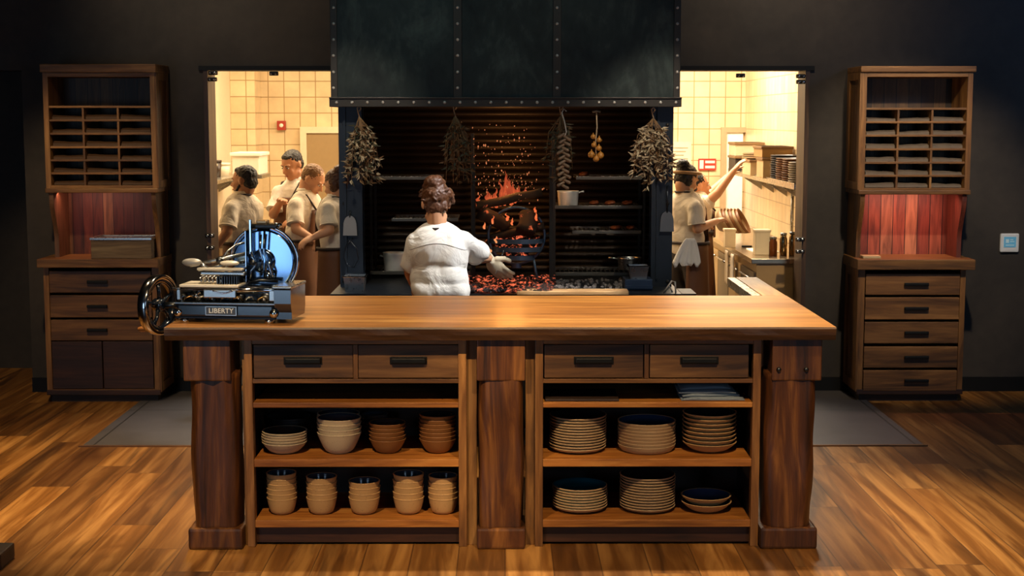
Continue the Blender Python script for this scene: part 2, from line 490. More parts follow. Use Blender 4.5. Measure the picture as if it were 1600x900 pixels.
# kitchen shells
KB = 14.3
kxl = X(372, 250, KB)
corner_px = 1163
kxr = X(corner_px, 250, KB)
struct('wall_kitchen_back', B((kxl-0.1, KB, 0), (kxr+0.1, KB+0.1, 3.1)), M['wall_tile'])
struct('wall_kitchen_left', B((kxl-0.1, YW+TW, 0), (kxl, KB, 3.1)), plain('cream_wall_paint', 'e9d9ba', 0.5))
struct('wall_kitchen_right', B((kxr, YW+TW, 0), (kxr+0.1, KB, 3.1)), M['wall_tile_y'])
struct('wall_kitchen_middle', B((-0.95, 10.9, 0), (0.95, 11.0, 3.1)), M['wall_tile'])
struct('ceiling_kitchen', B((kxl-0.1, YW+TW, 3.05), (kxr+0.1, KB, 3.15)), plain('kitchen_ceiling_paint', 'e4d5ba', 0.6))
struct('floor_kitchen', B((kxl-0.1, YW+TW, 0.0), (kxr+0.1, KB, 0.008)), M['slate'])
# tiled pier left of the kitchen back wall
struct('trim_3', B((kxl, KB-0.35, 0), (X(400, 250, KB-0.35), KB, 3.05)), M['wall_tile'])
# jamb liners and heads
jm = wood('jamb_wood', '2a1a10', '4a3220', '6a4c32', 'z', 0.5)
for nm, x0, x1 in (('trim_4', oL0, oL0+0.03), ('trim_5', oR1-0.03, oR1)):
    struct(nm, B((x0, YW-0.012, 0), (x1, YW+TW+0.02, ozt)), jm)
struct('trim_6', B((oL0-0.03, YW-0.02, ozt), (-1.1, YW+0.02, ozt+0.03)), M['black_iron'])
struct('trim_7', B((1.1, YW-0.02, ozt), (oR1+0.03, YW+0.02, ozt+0.03)), M['black_iron'])
# door in the left kitchen's back wall
dz = Z(208, KB)
struct('door_1', B((X(481, 300, KB), KB-0.03, 0), (X(535, 300, KB), KB, dz)), plain('kitchen_door_panel', 'a3875c', 0.45))
m_ = MB(); xa = X(481, 300, KB); xb = X(535, 300, KB)
m_.box((xa-0.06, KB-0.05, 0), (xa, KB, dz+0.06)); m_.box((xa, KB-0.05, dz), (xb, KB, dz+0.06)); m_.box((xb, KB-0.05, 0), (xb+0.06, KB, dz+0.06))
struct('trim_8', m_, plain('door_frame_paint', 'e8d7b5', 0.4))
# bright white door in the right kitchen's back wall
dz2 = Z(207, KB); xa = X(1133, 300, KB)
d2 = struct('door_2', B((xa, KB-0.03, 0), (kxr-0.02, KB, dz2)), plain('white_door_panel', 'fbf6ea', 0.3))
m_ = MB(); m_.box((xa-0.05, KB-0.05, 0), (xa, KB, dz2+0.05)); m_.box((xa, KB-0.05, dz2), (kxr, KB, dz2+0.05))
struct('trim_9', m_, plain('door_frame_grey', 'b79c78', 0.4))

# black clamp brackets at the heads and sides of both openings
def bracket(px, py, Y, label, w=0.045):
    p = P(px, py, Y); t = thing('door_bracket', label, 'bracket', p, 0, 'black brackets on the kitchen openings')
    MB().box((-w, -0.02, -0.014), (w, 0.02, 0.014), 0.006).build('clamp_plate', M['black_iron'], t, local=True)
    for sx in (-0.5, 0.5):
        MB().lathe([(0, -0.035), (0.008, -0.033), (0.011, -0.02), (0.011, 0.0)], (sx*w, 0, 0), 12, 'y').build('bolt', M['chrome'], t, local=True)
for px, py, lb in ((333, 114, 'black bracket at the top left corner of the left kitchen opening'),
                   (332, 124, 'lower black bracket just under the left opening top corner'),
                   (428, 115, 'black bracket at mid width on the head of the left opening'),
                   (1157, 118, 'black bracket at mid width on the head of the right opening'),
                   (1251, 119, 'black bracket at the top right corner of the right kitchen opening'),
                   (1251, 128, 'lower black bracket just under the right opening top corner'),
                   (1250, 374, 'upper of two black brackets low on the right opening jamb'),
                   (1250, 393, 'lower of two black brackets low on the right opening jamb'),
                   (328, 368, 'upper of two black brackets low on the left opening jamb'),
                   (328, 387, 'lower of two black brackets low on the left opening jamb')):
    bracket(px, py, YW-0.035, lb, 0.03)

# wall thermostat
tp = P(1576, 379, YW)
t = thing('wall_thermostat', 'white square thermostat with a blue screen on the dark right wall', 'thermostat', (tp.x, YW, tp.z))
MB().box((-0.065, -0.025, -0.065), (0.065, 0, 0.065), 0.01).build('housing', plain('white_plastic', 'd6d9dc', 0.35), t, local=True)
MB().box((-0.042, -0.029, -0.03), (0.042, -0.024, 0.042), 0.003).build('screen', emit('thermostat_screen', (0.10, 0.38, 0.55), 0.5), t, local=True)
mk = MB(); mk.box((-0.03, -0.031, 0.0), (-0.008, -0.0285, 0.026)); mk.box((0.0, -0.031, 0.006), (0.03, -0.0285, 0.012)); mk.box((0.0, -0.031, 0.02), (0.022, -0.0285, 0.026)); mk.box((-0.03, -0.031, -0.018), (0.03, -0.0285, -0.012))
mk.build('screen_marks', plain('screen_marks', 'cfe8f2', 0.5), t, local=True)

# ================================================================== SERVING COUNTER
YF = 6.40
HT = 1.0
wx0, wx1 = X(256, 512, YF), X(1307, 512, YF)
yb = G(789, 462, HT).y; yw = G(1165, 433, HT).y
iw = G(1192, 462, HT).x
wt = thing('wooden_worktop', 'thick walnut worktop on the long serving counter, bent back at its right end', 'worktop', ((wx0+wx1)/2, YF, HT-0.058))
n = 60
# front slab with slightly live front edge
mb = MB()
rows = []
for i in range(n+1):
    x = wx0+(wx1-wx0)*i/n
    d = 0.006*noise.noise(Vector((x*3, 0, 0)))
    rows.append([(x, YF+d+0.004, HT), (x, YF+d, HT-0.008), (x, YF+d+0.012*noise.noise(Vector((x*5, 3, 0)))+0.004, HT-0.035),
                 (x, YF+0.012, HT-0.058), (x, yb, HT-0.058), (x, yb, HT)])
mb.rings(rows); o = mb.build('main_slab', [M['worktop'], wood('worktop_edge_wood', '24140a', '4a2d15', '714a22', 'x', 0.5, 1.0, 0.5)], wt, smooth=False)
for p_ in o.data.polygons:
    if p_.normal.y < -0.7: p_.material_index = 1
MB().box((iw, yb+0.001, HT-0.058), (wx1, yw, HT), 0.004).build('side_slab', M['worktop_y'], wt)
MB().box((iw-0.05, yb+0.01, HT-0.05), (iw-0.002, yw, HT-0.002), 0.004).build('metal_edge_strip', M['steel'], wt)
m_ = MB().box((iw+0.03, yb+0.14, 0.0), (wx1-0.06, yw-0.03, HT-0.058)); m_.build('side_support', M['dark_wood'], wt)

# posts
def profile_post(name, label, x0, x1, y0, y1, kind):
    """rough hewn beam post: square head block, worn shaft, square foot block"""
    cx = (x0+x1)/2; t = thing(name, label, 'post', (cx, (y0+y1)/2, 0), 0, 'rough timber posts of the serving counter')
    zt = HT-0.058; zb = zt-0.185; zf = 0.095
    hw = (x1-x0)/2; dp = (y1-y0)/2; cy = (y0+y1)/2
    # shaft: rounded square loft with wobble
    rr = []
    K = 26
    sh = kind['shaft']
    for i in range(K+1):
        z = zf-0.02 + (zb+0.03-zf+0.02)*i/K
        ring = []
        for j in range(40):
            a = 2*PI*j/40; ca, sa = math.cos(a), math.sin(a); e = 0.42
            ux = math.copysign(abs(ca)**e, ca); uy = math.copysign(abs(sa)**e, sa)
            wb_ = 0.012*noise.noise(Vector((ux*1.5+cx*9, uy*1.5, z*4))) + 0.006*noise.noise(Vector((ux*5+cx*9, uy*5, z*1.5)))
            ww = hw*sh*(1+0.03*math.sin((i/K)*PI)) + wb_
            if kind.get('groove') and sa < -0.3 and abs(ux*ww-kind['groove']) < 0.012: uyy = uy*(dp*0.92-0.02)
            else: uyy = uy*(dp*0.92+wb_)
            ring.append((cx+kind['off']+ux*ww, cy+uyy, z))
        rr.append(ring)
    MB().rings(rr).build('shaft', M['post'], t)
    h = MB()
    h.box((cx-hw*kind['head']+kind['ho'], y0, zb), (cx+hw*kind['head']+kind['ho'], y1, zt), 0.006)
    h.build('head_block', M['post'], t)
    for b in kind.get('bolts', ()):
        MB().lathe([(0, -0.012), (0.008, -0.011), (0.011, -0.004), (0.011, 0.0)], (cx+b, y0, zb+0.05), 14, 'y').build('bolt', M['dark_steel'], t)
    f = MB(); f.box((x0, y0-0.004, 0), (x1, y1, zf), 0.012)
    f.build('foot_block', M['post'], t)
    return t
yp0, yp1 = 6.445, 6.685
profile_post('timber_post', 'rough timber post at the left end of the counter with a split down its face', X(294, 840, yp0), X(379, 840, yp0), yp0, yp1,
             {'shaft': 0.84, 'off': 0.0, 'head': 0.86, 'ho': -0.02, 'groove': -0.012})
profile_post('timber_post', 'rough timber post in the middle of the counter between the two shelf units', X(745, 840, yp0), X(821, 840, yp0), yp0, yp1,
             {'shaft': 0.90, 'off': 0.0, 'head': 0.98, 'ho': 0.0})
profile_post('timber_post', 'dark glossy timber post at the right end of the counter with two bolts', X(1188, 840, yp0), X(1277, 840, yp0), yp0, yp1,
             {'shaft': 0.83, 'off': 0.0, 'head': 0.86, 'ho': 0.02, 'bolts': (-0.06, 0.06)})

# shelf units
YU = 6.485; UD = 0.98
def unit(px0, px1, dr, hs, label, name='open_shelf_unit'):
    x0, x1 = X(px0, 700, YU), X(px1, 700, YU)
    t = thing(name, label, 'shelf unit', ((x0+x1)/2, YU+0.3, 0), 0, 'shelf units under the serving counter')
    zt = HT-0.058; st = 0.035; yb_ = YU+UD
    for sx in (x0, x1-st):
        MB().box((sx, YU, 0), (sx+st, YU+0.05, zt), 0.003).build('stile', M['counter_wood_v'], t)
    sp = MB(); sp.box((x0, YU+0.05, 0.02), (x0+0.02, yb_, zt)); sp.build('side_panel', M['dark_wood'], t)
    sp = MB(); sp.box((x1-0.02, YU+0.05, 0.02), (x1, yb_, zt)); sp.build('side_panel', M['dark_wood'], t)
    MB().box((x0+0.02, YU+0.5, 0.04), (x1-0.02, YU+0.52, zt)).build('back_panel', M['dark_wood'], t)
    a, b = x0+st, x1-st
    MB().box((a, YU+0.004, Z(599, YU)), (b, YU+0.04, Z(592.5, YU)), 0.002).build('rail', M['counter_wood'], t)
    MB().box((a, YU+0.004, Z(538, YU)), (b, YU+0.04, zt), 0.002).build('rail', M['counter_wood'], t)
    for py0, py1, nm in ((629, 637, 'shelf'), (717.5, 729.5, 'shelf'), (812.5, 824, 'shelf')):
        MB().box((a, YU+0.002, Z(py1, YU)), (b, YU+0.5, Z(py0, YU)), 0.003).build(nm, M['shelf_wood'], t)
    MB().box((a, YU+0.035, 0.012), (b, YU+0.055, Z(824, YU))).build('kick_board', M['hutch_dark'], t)
    zc0, zc1 = Z(592, YU), Z(538.5, YU)
    mid = (X(dr[0][1], 565, YU)+X(dr[1][0], 565, YU))/2
    MB().box((mid-0.010, YU+0.003, zc0), (mid+0.010, YU+0.05, zc1), 0.002).build('divider', M['counter_wood_v'], t)
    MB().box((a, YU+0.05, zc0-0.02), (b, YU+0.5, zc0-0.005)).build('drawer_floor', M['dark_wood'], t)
    for (d0, d1), (h0, h1) in zip(dr, hs):
        dx0, dx1 = X(d0, 565, YU), X(d1, 565, YU)
        d = MB(); d.box((dx0+0.002, YU+0.008, zc0+0.003), (dx1-0.002, YU+0.35, zc1-0.002), 0.003)
        do = d.build('drawer', M['drawer_wood'], t)
        hx0, hx1 = X(h0, 563, YU), X(h1, 563, YU); hz = Z(563.5, YU)
        hb = MB(); hb.box((hx0, YU-0.014, hz-0.013), (hx1, YU+0.010, hz+0.013), 0.006)
        hb.box((hx0-0.006, YU+0.004, hz-0.017), (hx1+0.006, YU+0.0095, hz+0.017), 0.002)
        hb.build('handle', M['black_iron'], do)
    return t, x0, x1
uL, uL0, uL1 = unit(384, 729, [(395, 552), (559, 717)], [(445, 501), (611, 665)], 'open oak shelf unit left of the middle post, holding bowls and cups')
uR, uR0, uR1 = unit(836, 1187, [(850, 1006), (1015, 1171)], [(899, 957), (1065, 1121)], 'open oak shelf unit right of the middle post, holding plates and napkins')
# filler boards between posts and units
for a, b, lb in ((379, 384, 'narrow dark board between the left post and the left shelf unit'), (729, 745, 'narrow brown board between the left shelf unit and middle post'),
             (821, 836, 'narrow brown board between the middle post and right shelf unit')):
    fx0, fx1 = X(a, 700, YU), X(b, 700, YU)
    tag(MB().box((fx0, YU+0.03, 0), (fx1, YU+0.055, HT-0.058), 0.002).build('filler_board', M['hutch_wood_v']), lb, 'board', 'filler boards in the counter front')

# ---------------------------------------------------------- dishes
def dish_mat(name, col, rough=0.45, speck=True):
    q = N(name); v = q.coords((1, 1, 1)); n1 = q.noise(v, 160, 2); n2 = q.noise(v, 9, 3)
    c = q.mix(n2, tuple(x*0.8 for x in lin(col)[:3])+(1,), lin(col))
    if speck: c = q.mix(q.math('MULTIPLY', q.math('LESS_THAN', n1, 0.33), 0.4), c, lin('4a3a2a'))
    return q.set(c, rough)
GL = {'sand': dish_mat('sand_stoneware', 'b99a72'), 'cream': dish_mat('cream_stoneware', 'cdb896'), 'tan': dish_mat('tan_stoneware', 'c49c68'),
      'brown': dish_mat('brown_stoneware', '8a5a30'), 'dark': dish_mat('dark_stoneware', '3c3a3a')}
IN = {'blue': dish_mat('blue_glaze', '2c3f5e', 0.15, False), 'dark': dish_mat('dark_glaze', '2e2a28', 0.18, False),
      'teal': dish_mat('teal_glaze', '0c5f70', 0.15, False), 'cream': dish_mat('cream_glaze', 'a99f8c', 0.2, False), 'slate': dish_mat('slate_glaze', '333b47', 0.15, False)}
def dish_profile(kind, R, H):
    t = 0.005
    if kind == 'plate':
        out = [(0, 0), (R*0.62, 0), (R*0.66, 0.004), (R*0.9, H*0.45), (R, H-0.002), (R, H)]
        inn = [(R-0.004, H+0.001), (R*0.9, H*0.45+0.006), (R*0.68, 0.009), (0, 0.008)]
    elif kind == 'coupe':   # plate with a low upright wall
        out = [(0, 0), (R*0.80, 0), (R*0.88, 0.004), (R*0.96, H*0.5), (R, H-0.003), (R+0.001, H-0.001), (R-0.001, H)]
        inn = [(R-0.006, H-0.002), (R*0.93, H*0.5), (R*0.82, 0.010), (0, 0.008)]
    elif kind == 'bowl':
        pr = lambda u: 0.50+0.50*u**0.62
        out = [(0, 0), (R*0.46, 0)]+[(R*pr(k/9), 0.002+(H-0.005)*k/9) for k in range(10)]+[(R+0.0012, H-0.001), (R-0.001, H)]
        inn = [(R-0.006, H-0.001)]+[((R-0.0055)*pr(k/9), 0.008+(H-0.012)*k/9) for k in range(8, -1, -1)]+[(0, 0.009)]
    else:  # cup: rounded tumbler
        pr = lambda u: 0.58+0.42*u**0.42
        out = [(0, 0), (R*0.5, 0)]+[(R*pr(k/10), 0.001+(H-0.004)*k/10) for k in range(11)]+[(R+0.0012, H-0.001), (R-0.001, H)]
        inn = [(R-0.006, H-0.001)]+[((R-0.0055)*pr(k/10), 0.008+(H-0.012)*k/10) for k in range(9, -1, -1)]+[(0, 0.009)]
    mis = [0]*(len(out)-1)+[0]+[1]*(len(inn)-1)
    return out+inn, mis
def stack(kind, px0, px1, py_top, py_bot, count, outm, inm, zs, y, desc, name, cat, group, ndz=None, lean=0.0):
    """py_top is the front rim of the topmost dish; zs the shelf height"""
    cx_, R = (X(px0, (py_top+py_bot)/2, y)+X(px1, (py_top+py_bot)/2, y))/2, (X(px1, 700, y)-X(px0, 700, y))/2
    ztop = Z(py_top, y-R*0.9)
    H = ndz
    pitch = (ztop-zs-H)/(count-1) if count > 1 else 0
    pf, mis = dish_profile(kind, R, H)
    base = MB(); base.lathe(pf, (0, 0, 0), 36, 'z', True, mis)
    o0 = base.build(name, [GL[outm], IN[inm]], local=True)
    for i in range(count):
        o = o0 if i == 0 else o0.copy()
        if i: COL.objects.link(o)
        o.location = (cx_+random.uniform(-0.0015, 0.0015)+lean*i, y+random.uniform(-0.0015, 0.0015), zs+i*pitch)
        o.rotation_euler = (0, 0, random.uniform(0, 6.28))
        k = count-1-i
        if count == 1: lb = desc
        elif k == 0: lb = 'topmost '+desc
        elif i == 0: lb = 'bottom '+desc
        else: lb = ORD[k]+' from top, '+desc
        tag(o, lb, cat, group)
zA = Z(717.5, YU); zB = Z(812.5, YU); zC = Z(629, YU)
yA = YU+0.15
G1 = 'bowls on the left unit upper shelf'; G2 = 'cups on the left unit bottom shelf'; G3 = 'plates in the right shelf unit'
stack('bowl', 410, 480, 678, 719, 5, 'cream', 'dark', zA, yA, 'shallow off-white bowl in the leftmost bowl stack', 'shallow_bowl', 'bowl', G1, 0.052)
stack('bowl', 496, 565, 657, 720, 4, 'cream', 'slate', zA, yA, 'deep cream bowl in the front cream stack', 'deep_bowl', 'bowl', G1, 0.095)
stack('bowl', 577, 634, 664, 720, 5, 'brown', 'dark', zA, yA, 'brown bowl in the shorter brown stack', 'brown_bowl', 'bowl', G1, 0.065)
stack('bowl', 655, 713, 651, 720, 7, 'brown', 'dark', zA, yA, 'brown bowl in the taller brown stack', 'brown_bowl', 'bowl', G1, 0.065)
yBk = YU+0.38
stack('bowl', 418, 486, 655, 700, 6, 'dark', 'dark', zA, yBk, 'dark bowl behind the shallow off-white bowls', 'dark_bowl', 'bowl', G1, 0.06)
stack('bowl', 496, 562, 650, 700, 5, 'cream', 'slate', zA, yBk, 'cream bowl behind the front cream stack', 'deep_bowl', 'bowl', G1, 0.09)
stack('bowl', 566, 606, 649, 700, 6, 'dark', 'slate', zA, yBk, 'dark bowl behind the shorter brown stack', 'dark_bowl', 'bowl', G1, 0.05)
for (a, b, c, d, k, nm) in ((417, 464, 742, 812, 6, 'leftmost'), (479, 527, 748, 812, 5, 'second from left'), (545, 594, 755, 812, 4, 'middle shortest'),
                     (614, 662, 744, 812, 5, 'second from right'), (669, 715, 747, 812, 5, 'rightmost')):
    stack('cup', a, b, c, d, k, 'tan', 'slate', zB, YU+0.13, 'tan cup in the %s cup stack' % nm, 'stoneware_cup', 'cup', G2, 0.075)
yP = YU+0.19
stack('plate', 858, 947, 655, 719, 12, 'sand', 'dark', zA, yP, 'sand plate in the upper left plate stack', 'dinner_plate', 'plate', G3, 0.024)
stack('coupe', 965, 1055, 664, 719, 8, 'sand', 'blue', zA, yP, 'blue-glazed plate in the upper middle plate stack', 'deep_plate', 'plate', G3, 0.034)
stack('bowl', 1066, 1150, 650, 716, 8, 'tan', 'dark', zA, yP-0.01, 'wide tan bowl in the upper right stack', 'wide_bowl', 'bowl', G3, 0.045)
stack('plate', 863, 949, 766, 805, 8, 'sand', 'teal', zB, yP, 'teal-glazed plate in the lower left plate stack', 'dinner_plate', 'plate', G3, 0.026)
stack('plate', 968, 1055, 749, 806, 12, 'sand', 'dark', zB, yP, 'sand plate in the lower middle plate stack', 'dinner_plate', 'plate', G3, 0.024)
stack('bowl', 1064, 1142, 781, 811, 2, 'tan', 'blue', zB, yP-0.02, 'low tan bowl of the pair at bottom right, blue inside', 'low_bowl', 'bowl', G3, 0.045)
# napkins
nm_ = plain('grey_blue_linen', '7d8790', 0.85, 60, 0.2, 0.2)
nx0, nx1 = X(1066, 620, YU), X(1166, 620, YU)
for i in range(4):
    mb = MB(); rr = []
    z0 = zC+0.001+i*0.014
    K = 18
    xa_ = nx0-0.004*i+0.012*(i % 2); xb_ = nx1-0.018*i
    for k in range(K+1):
        u = k/K; x = xa_+(xb_-xa_)*u
        wv = 0.003*math.sin(u*7+i)+0.004*noise.noise(Vector((u*4, i*3, 0)))
        yy = YU+0.03+0.012*i+0.03*u*(i % 2)
        e = 0.0065*min(1, 4*u+0.3, 4*(1-u)+0.3)
        ring = [(x, yy+0.005, z0), (x, yy, z0+e+max(wv, -0.002)), (x, yy+0.006, z0+2*e+max(wv, -0.002)*0.3), (x, yy+0.12, z0+0.011), (x, yy+0.24, z0+0.012), (x, yy+0.24, z0)]
        rr.append(ring)
    mb.rings(rr)
    o = mb.build('folded_napkin', nm_, smooth=True)
    tag(o, ['bottom grey-blue folded napkin of the pile on the right unit top shelf', 'second from bottom grey-blue napkin in the pile under the right drawer',
            'third from bottom grey-blue napkin in the pile under the right drawer', 'topmost grey-blue napkin of the pile under the right drawer'][i], 'napkin', 'napkins in the right shelf unit')
tag(MB().box((X(851, 625, YU)+0.003, YU+0.02, zC), (X(968, 625, YU), YU+0.28, zC+0.012), 0.003).build('serving_board', M['dark_wood']),
    'thin dark serving board lying on the top shelf of the right unit', 'board')

# ================================================================== HUTCHES
YH = 9.90; YHB = 10.28
def hutch(side):
    Lf = side == 'left'
    if Lf:
        ux0, ux1 = X(69, 200, YH), X(243, 200, YH); lx0, lx1 = X(70, 500, YH), X(247, 500, YH)
        cor = (100, 113); shelves = [167, 188, 209, 230, 250.5, 271, 290.5]; vs = [130.5, 185]; opn = (77, 236)
        zU0 = Z(301, YH); zWt = Z(405, YH-0.05); zWb = Z(418, YH-0.05)
        drs = [(423, 457), (461, 495.5), (499, 531.5)]; hpx = (137, 169)
        zpl = Z(611, YH)
        lab = 'wooden hutch by the left wall with pigeonholes over three drawers and two dark doors'
    else:
        ux0, ux1 = X(1345, 200, YH), X(1518, 200, YH); lx0, lx1 = X(1342, 500, YH), X(1507, 500, YH)
        cor = (103, 112.5); shelves = [170, 191, 212, 233.5, 254.5, 275, 295]; vs = [1403, 1456]; opn = (1353, 1510)
        zU0 = Z(304, YH); zWt = Z(406, YH-0.05); zWb = Z(422, YH-0.05)
        drs = [(428, 461), (465, 499.5), (503.5, 537), (542, 575), (579, 611)]; hpx = (1412, 1450)
        zpl = Z(613, YH)
        lab = 'wooden hutch by the right wall with pigeonholes and a red niche over five drawers'
    t = thing('hutch_cabinet', lab, 'cabinet', ((lx0+lx1)/2, YH+0.15, 0), 0, 'wooden hutches flanking the hearth')
    hw, hv, hd = M['hutch_wood'], M['hutch_wood_v'], M['hutch_dark']
    # ---- base
    c = MB(); c.box((lx0, YH+0.004, 0.07), (lx0+0.035, YHB, zWb)); c.box((lx1-0.035, YH+0.004, 0.07), (lx1, YHB, zWb))
    c.box((lx0+0.035, YHB-0.02, 0.07), (lx1-0.035, YHB, zWb)); c.box((lx0+0.035, YH+0.01, 0.07), (lx1-0.035, YHB-0.02, zpl-0.0))
    c.build('base_carcass', hv, t)
    # side frame moulding (visible inner side)
    xs = lx1 if Lf else lx0; sg = 1 if Lf else -1
    fr = MB()
    for a, b, cc, d in ((YH+0.004, YH+0.06, 0.07, zWb), (YHB-0.06, YHB, 0.07, zWb), (YH+0.06, YHB-0.06, 0.07, 0.13), (YH+0.06, YHB-0.06, zWb-0.06, zWb)):
        fr.box((xs, a, cc), (xs+sg*0.012, b, d), 0.002)
    fr.build('side_frame', hv, t)
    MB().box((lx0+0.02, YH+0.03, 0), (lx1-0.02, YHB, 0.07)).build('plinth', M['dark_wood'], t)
    MB().box((lx0-0.025 if Lf else lx0-0.03, YH-0.05, zWb), (lx1+0.02 if Lf else lx1+0.045, YHB, zWt), 0.004).build('worktop', hw, t)
    a, b = lx0+0.035, lx1-0.035
    for p0, p1 in drs:
        z1, z0 = Z(p0, YH), Z(p1, YH)
        d = MB().box((a+0.004, YH-0.004, z0), (b-0.004, YH+0.3, z1), 0.004).build('drawer', M['drawer_wood'], t)
        hx0, hx1 = X(hpx[0], (p0+p1)/2, YH), X(hpx[1], (p0+p1)/2, YH); hz = (z0+z1)/2
        h = MB(); h.box((hx0, YH-0.028, hz-0.010), (hx1, YH-0.012, hz+0.012), 0.005); h.box((hx0+0.004, YH-0.014, hz-0.004), (hx0+0.018, YH-0.003, hz+0.010)); h.box((hx1-0.018, YH-0.014, hz-0.004), (hx1-0.004, YH-0.003, hz+0.010))
        h.build('handle', M['black_iron'], d)
    if Lf:
        z1, z0 = Z(533, YH), Z(607, YH); m = (a+b)/2
        for q0, q1 in ((a+0.004, m-0.003), (m+0.003, b-0.004)):
            d = MB().box((q0, YH-0.002, z0), (q1, YH+0.02, z1), 0.004).build('door', hd, t)
        MB().box((a, YH, zpl-0.004), (b, YH+0.02, z0-0.002)).build('bottom_rail', hw, t)
    MB().box((lx0-0.004, YH-0.002, 0.05), (lx1+0.004, YH+0.03, 0.085), 0.004).build('base_moulding', hd, t)
    # ---- niche
    boards = M['boards_red'] if not Lf else M['boards_niche']
    MB().box((ux0+0.03, YHB-0.03, zWt), (ux1-0.03, YHB-0.01, zU0)).build('niche_back', boards, t)
    for sx, s2 in ((ux0+0.012, 1), (ux1-0.012-0.03, -1)):
        # curved bracket: deep at top, narrow at the bottom... seen from the side
        poly = [(YHB-0.01, zWt), (YH+0.10, zWt)]
        K = 12
        for k in range(K+1):
            u = k/K; poly.append((YH+0.10-0.09*(0.5-0.5*math.cos(PI*u)), zWt+(zU0-zWt)*(0.25+0.7*u)))
        poly += [(YH+0.005, zU0), (YHB-0.01, zU0)]
        MB().prism(poly, 0.03, 'x', sx).build('side_bracket', boards if ((s2 == 1) == Lf) else hv, t)
    # ---- upper case
    zc1, zc0 = Z(cor[0], YH-0.02), Z(cor[1], YH-0.02)
    fx0, fx1 = X(opn[0], 200, YH), X(opn[1], 200, YH)
    zt = zc0
    uc = MB(); 
    uc.box((ux0, YH, zU0+0.012), (fx0, YHB-0.01, zt)); uc.build('upper_side', hv, t)
    B((fx1, YH, zU0+0.012), (ux1, YHB-0.01, zt)).build('upper_side', hv, t)
    MB().box((ux0, YH+0.001, Z(120, YH)), (ux1, YHB-0.01, zt), 0.002).build('upper_top_rail', hw, t)
    MB().box((ux0-0.012, YH-0.02, zc0), (ux1+0.014, YHB, zc1), 0.005).build('cornice', hw, t)
    MB().box((ux0-0.006, YH-0.012, zU0), (ux1+0.006, YHB-0.005, zU0+0.03), 0.006).build('lower_moulding', hw, t)
    MB().box((fx0, YHB-0.03, zU0+0.01), (fx1, YHB-0.012, zt)).build('upper_back', M['boards_brown'], t)
    xs2 = ux1 if Lf else ux0
    fr = MB()
    for a_, b_, cc, d in ((YH, YH+0.05, zU0+0.03, zt), (YHB-0.07, YHB-0.01, zU0+0.03, zt), (YH+0.05, YHB-0.07, zU0+0.03, zU0+0.08), (YH+0.05, YHB-0.07, zt-0.05, zt)):
        fr.box((xs2, a_, cc), (xs2+sg*0.012, b_, d), 0.002)
    fr.build('upper_side_frame', hv, t)
    zz = [Z(p, YH) for p in shelves]
    for z in zz[:-1]:
        MB().box((fx0, YH+0.006, z-0.007), (fx1, YHB-0.03, z+0.007), 0.002).build('pigeonhole_shelf', hw, t)
    MB().box((fx0, YH+0.001, zU0+0.03), (fx1, YHB-0.03, zz[-1]+0.004), 0.002).build('pigeonhole_base', hw, t)
    vx = [X(p, 230, YH) for p in vs]
    for x in vx:
        MB().box((x-0.007, YH+0.008, zz[-1]), (x+0.007, YHB-0.03, zz[0]-0.006), 0.002).build('pigeonhole_divider', hv, t)
    # ---- folded menus in every pigeonhole
    xsx = [fx0]+vx+[fx1]
    pm = plain('menu_paper_%s' % side, '4a3018' if Lf else '6e6052', 0.7, 20, 0.4)
    for r in range(6):
        for cidx in range(3):
            a_, b_ = xsx[cidx]+0.012, xsx[cidx+1]-0.012
            zb_ = zz[r+1]+0.007; K = 10; rr = []
            hh = random.uniform(0.022, 0.031)
            sk = random.uniform(-0.006, 0.006)
            for k in range(K+1):
                u = k/K; x = a_+(b_-a_)*u; h2 = hh+sk*(u-0.5)*2+0.004*noise.noise(Vector((u*3, r*5+cidx, 1)))
                rr.append([(x, YH+0.03, zb_), (x, YH+0.032, zb_+h2*0.6), (x, YH+0.06, zb_+h2), (x, YH+0.3, zb_+h2*0.9), (x, YH+0.3, zb_)])
            o = MB().rings(rr).build('paper_stack', pm, smooth=False)
            tag(o, 'stack of paper in the %s hutch, %s pigeonhole row, %s column' % (side, ['top', 'second', 'third', 'fourth', 'fifth', 'bottom'][r], ['left', 'middle', 'right'][cidx]),
                'paper stack', 'paper stacks in the hutch pigeonholes')
    # under-case red lamp strip
    l = bpy.data.lights.new('niche_strip_light', 'AREA'); l.shape = 'RECTANGLE'; l.size = 0.5; l.size_y = 0.03; l.energy = 3.2 if not Lf else 1.5; l.color = (1.0, 0.42, 0.30)
    o = bpy.data.objects.new('niche_strip_light', l); COL.objects.link(o); o.location = ((ux0+ux1)/2 - (0.12 if Lf else 0), YH+0.10, zU0-0.01); o.rotation_euler = (0.35, 0, 0)
    return t, lx0, lx1, zWt
hL, hLx0, hLx1, hLz = hutch('left')
hR, hRx0, hRx1, hRz = hutch('right')
# box on the left hutch
yb0 = YH-0.02
bx0, bx1 = X(142, 390, yb0), X(236, 390, yb0)
t = thing('lidded_box', 'low weathered box with a pale metal top standing on the left hutch', 'box', ((bx0+bx1)/2, yb0+0.13, hLz))
hb = Z(374, yb0)-hLz
hx = (bx1-bx0)/2
MB().box((-hx, -0.13, 0), (hx, 0.13, hb), 0.004).build('box_body', wood('weathered_box', '4a3c2c', '705a40', '94805e', 'x', 0.6), t, local=True)
tp_ = MB()
for a_, b_ in (((-hx-.006, -.136, hb-.004), (hx+.006, -.11, hb+.012)), ((-hx-.006, .11, hb-.004), (hx+.006, .136, hb+.012)), ((-hx-.006, -.11, hb-.004), (-hx+.02, .11, hb+.012)), ((hx-.02, -.11, hb-.004), (hx+.006, .11, hb+.012))):
    tp_.box(a_, b_, 0.002)
tp_.build('metal_rim', M['steel'], t, local=True)
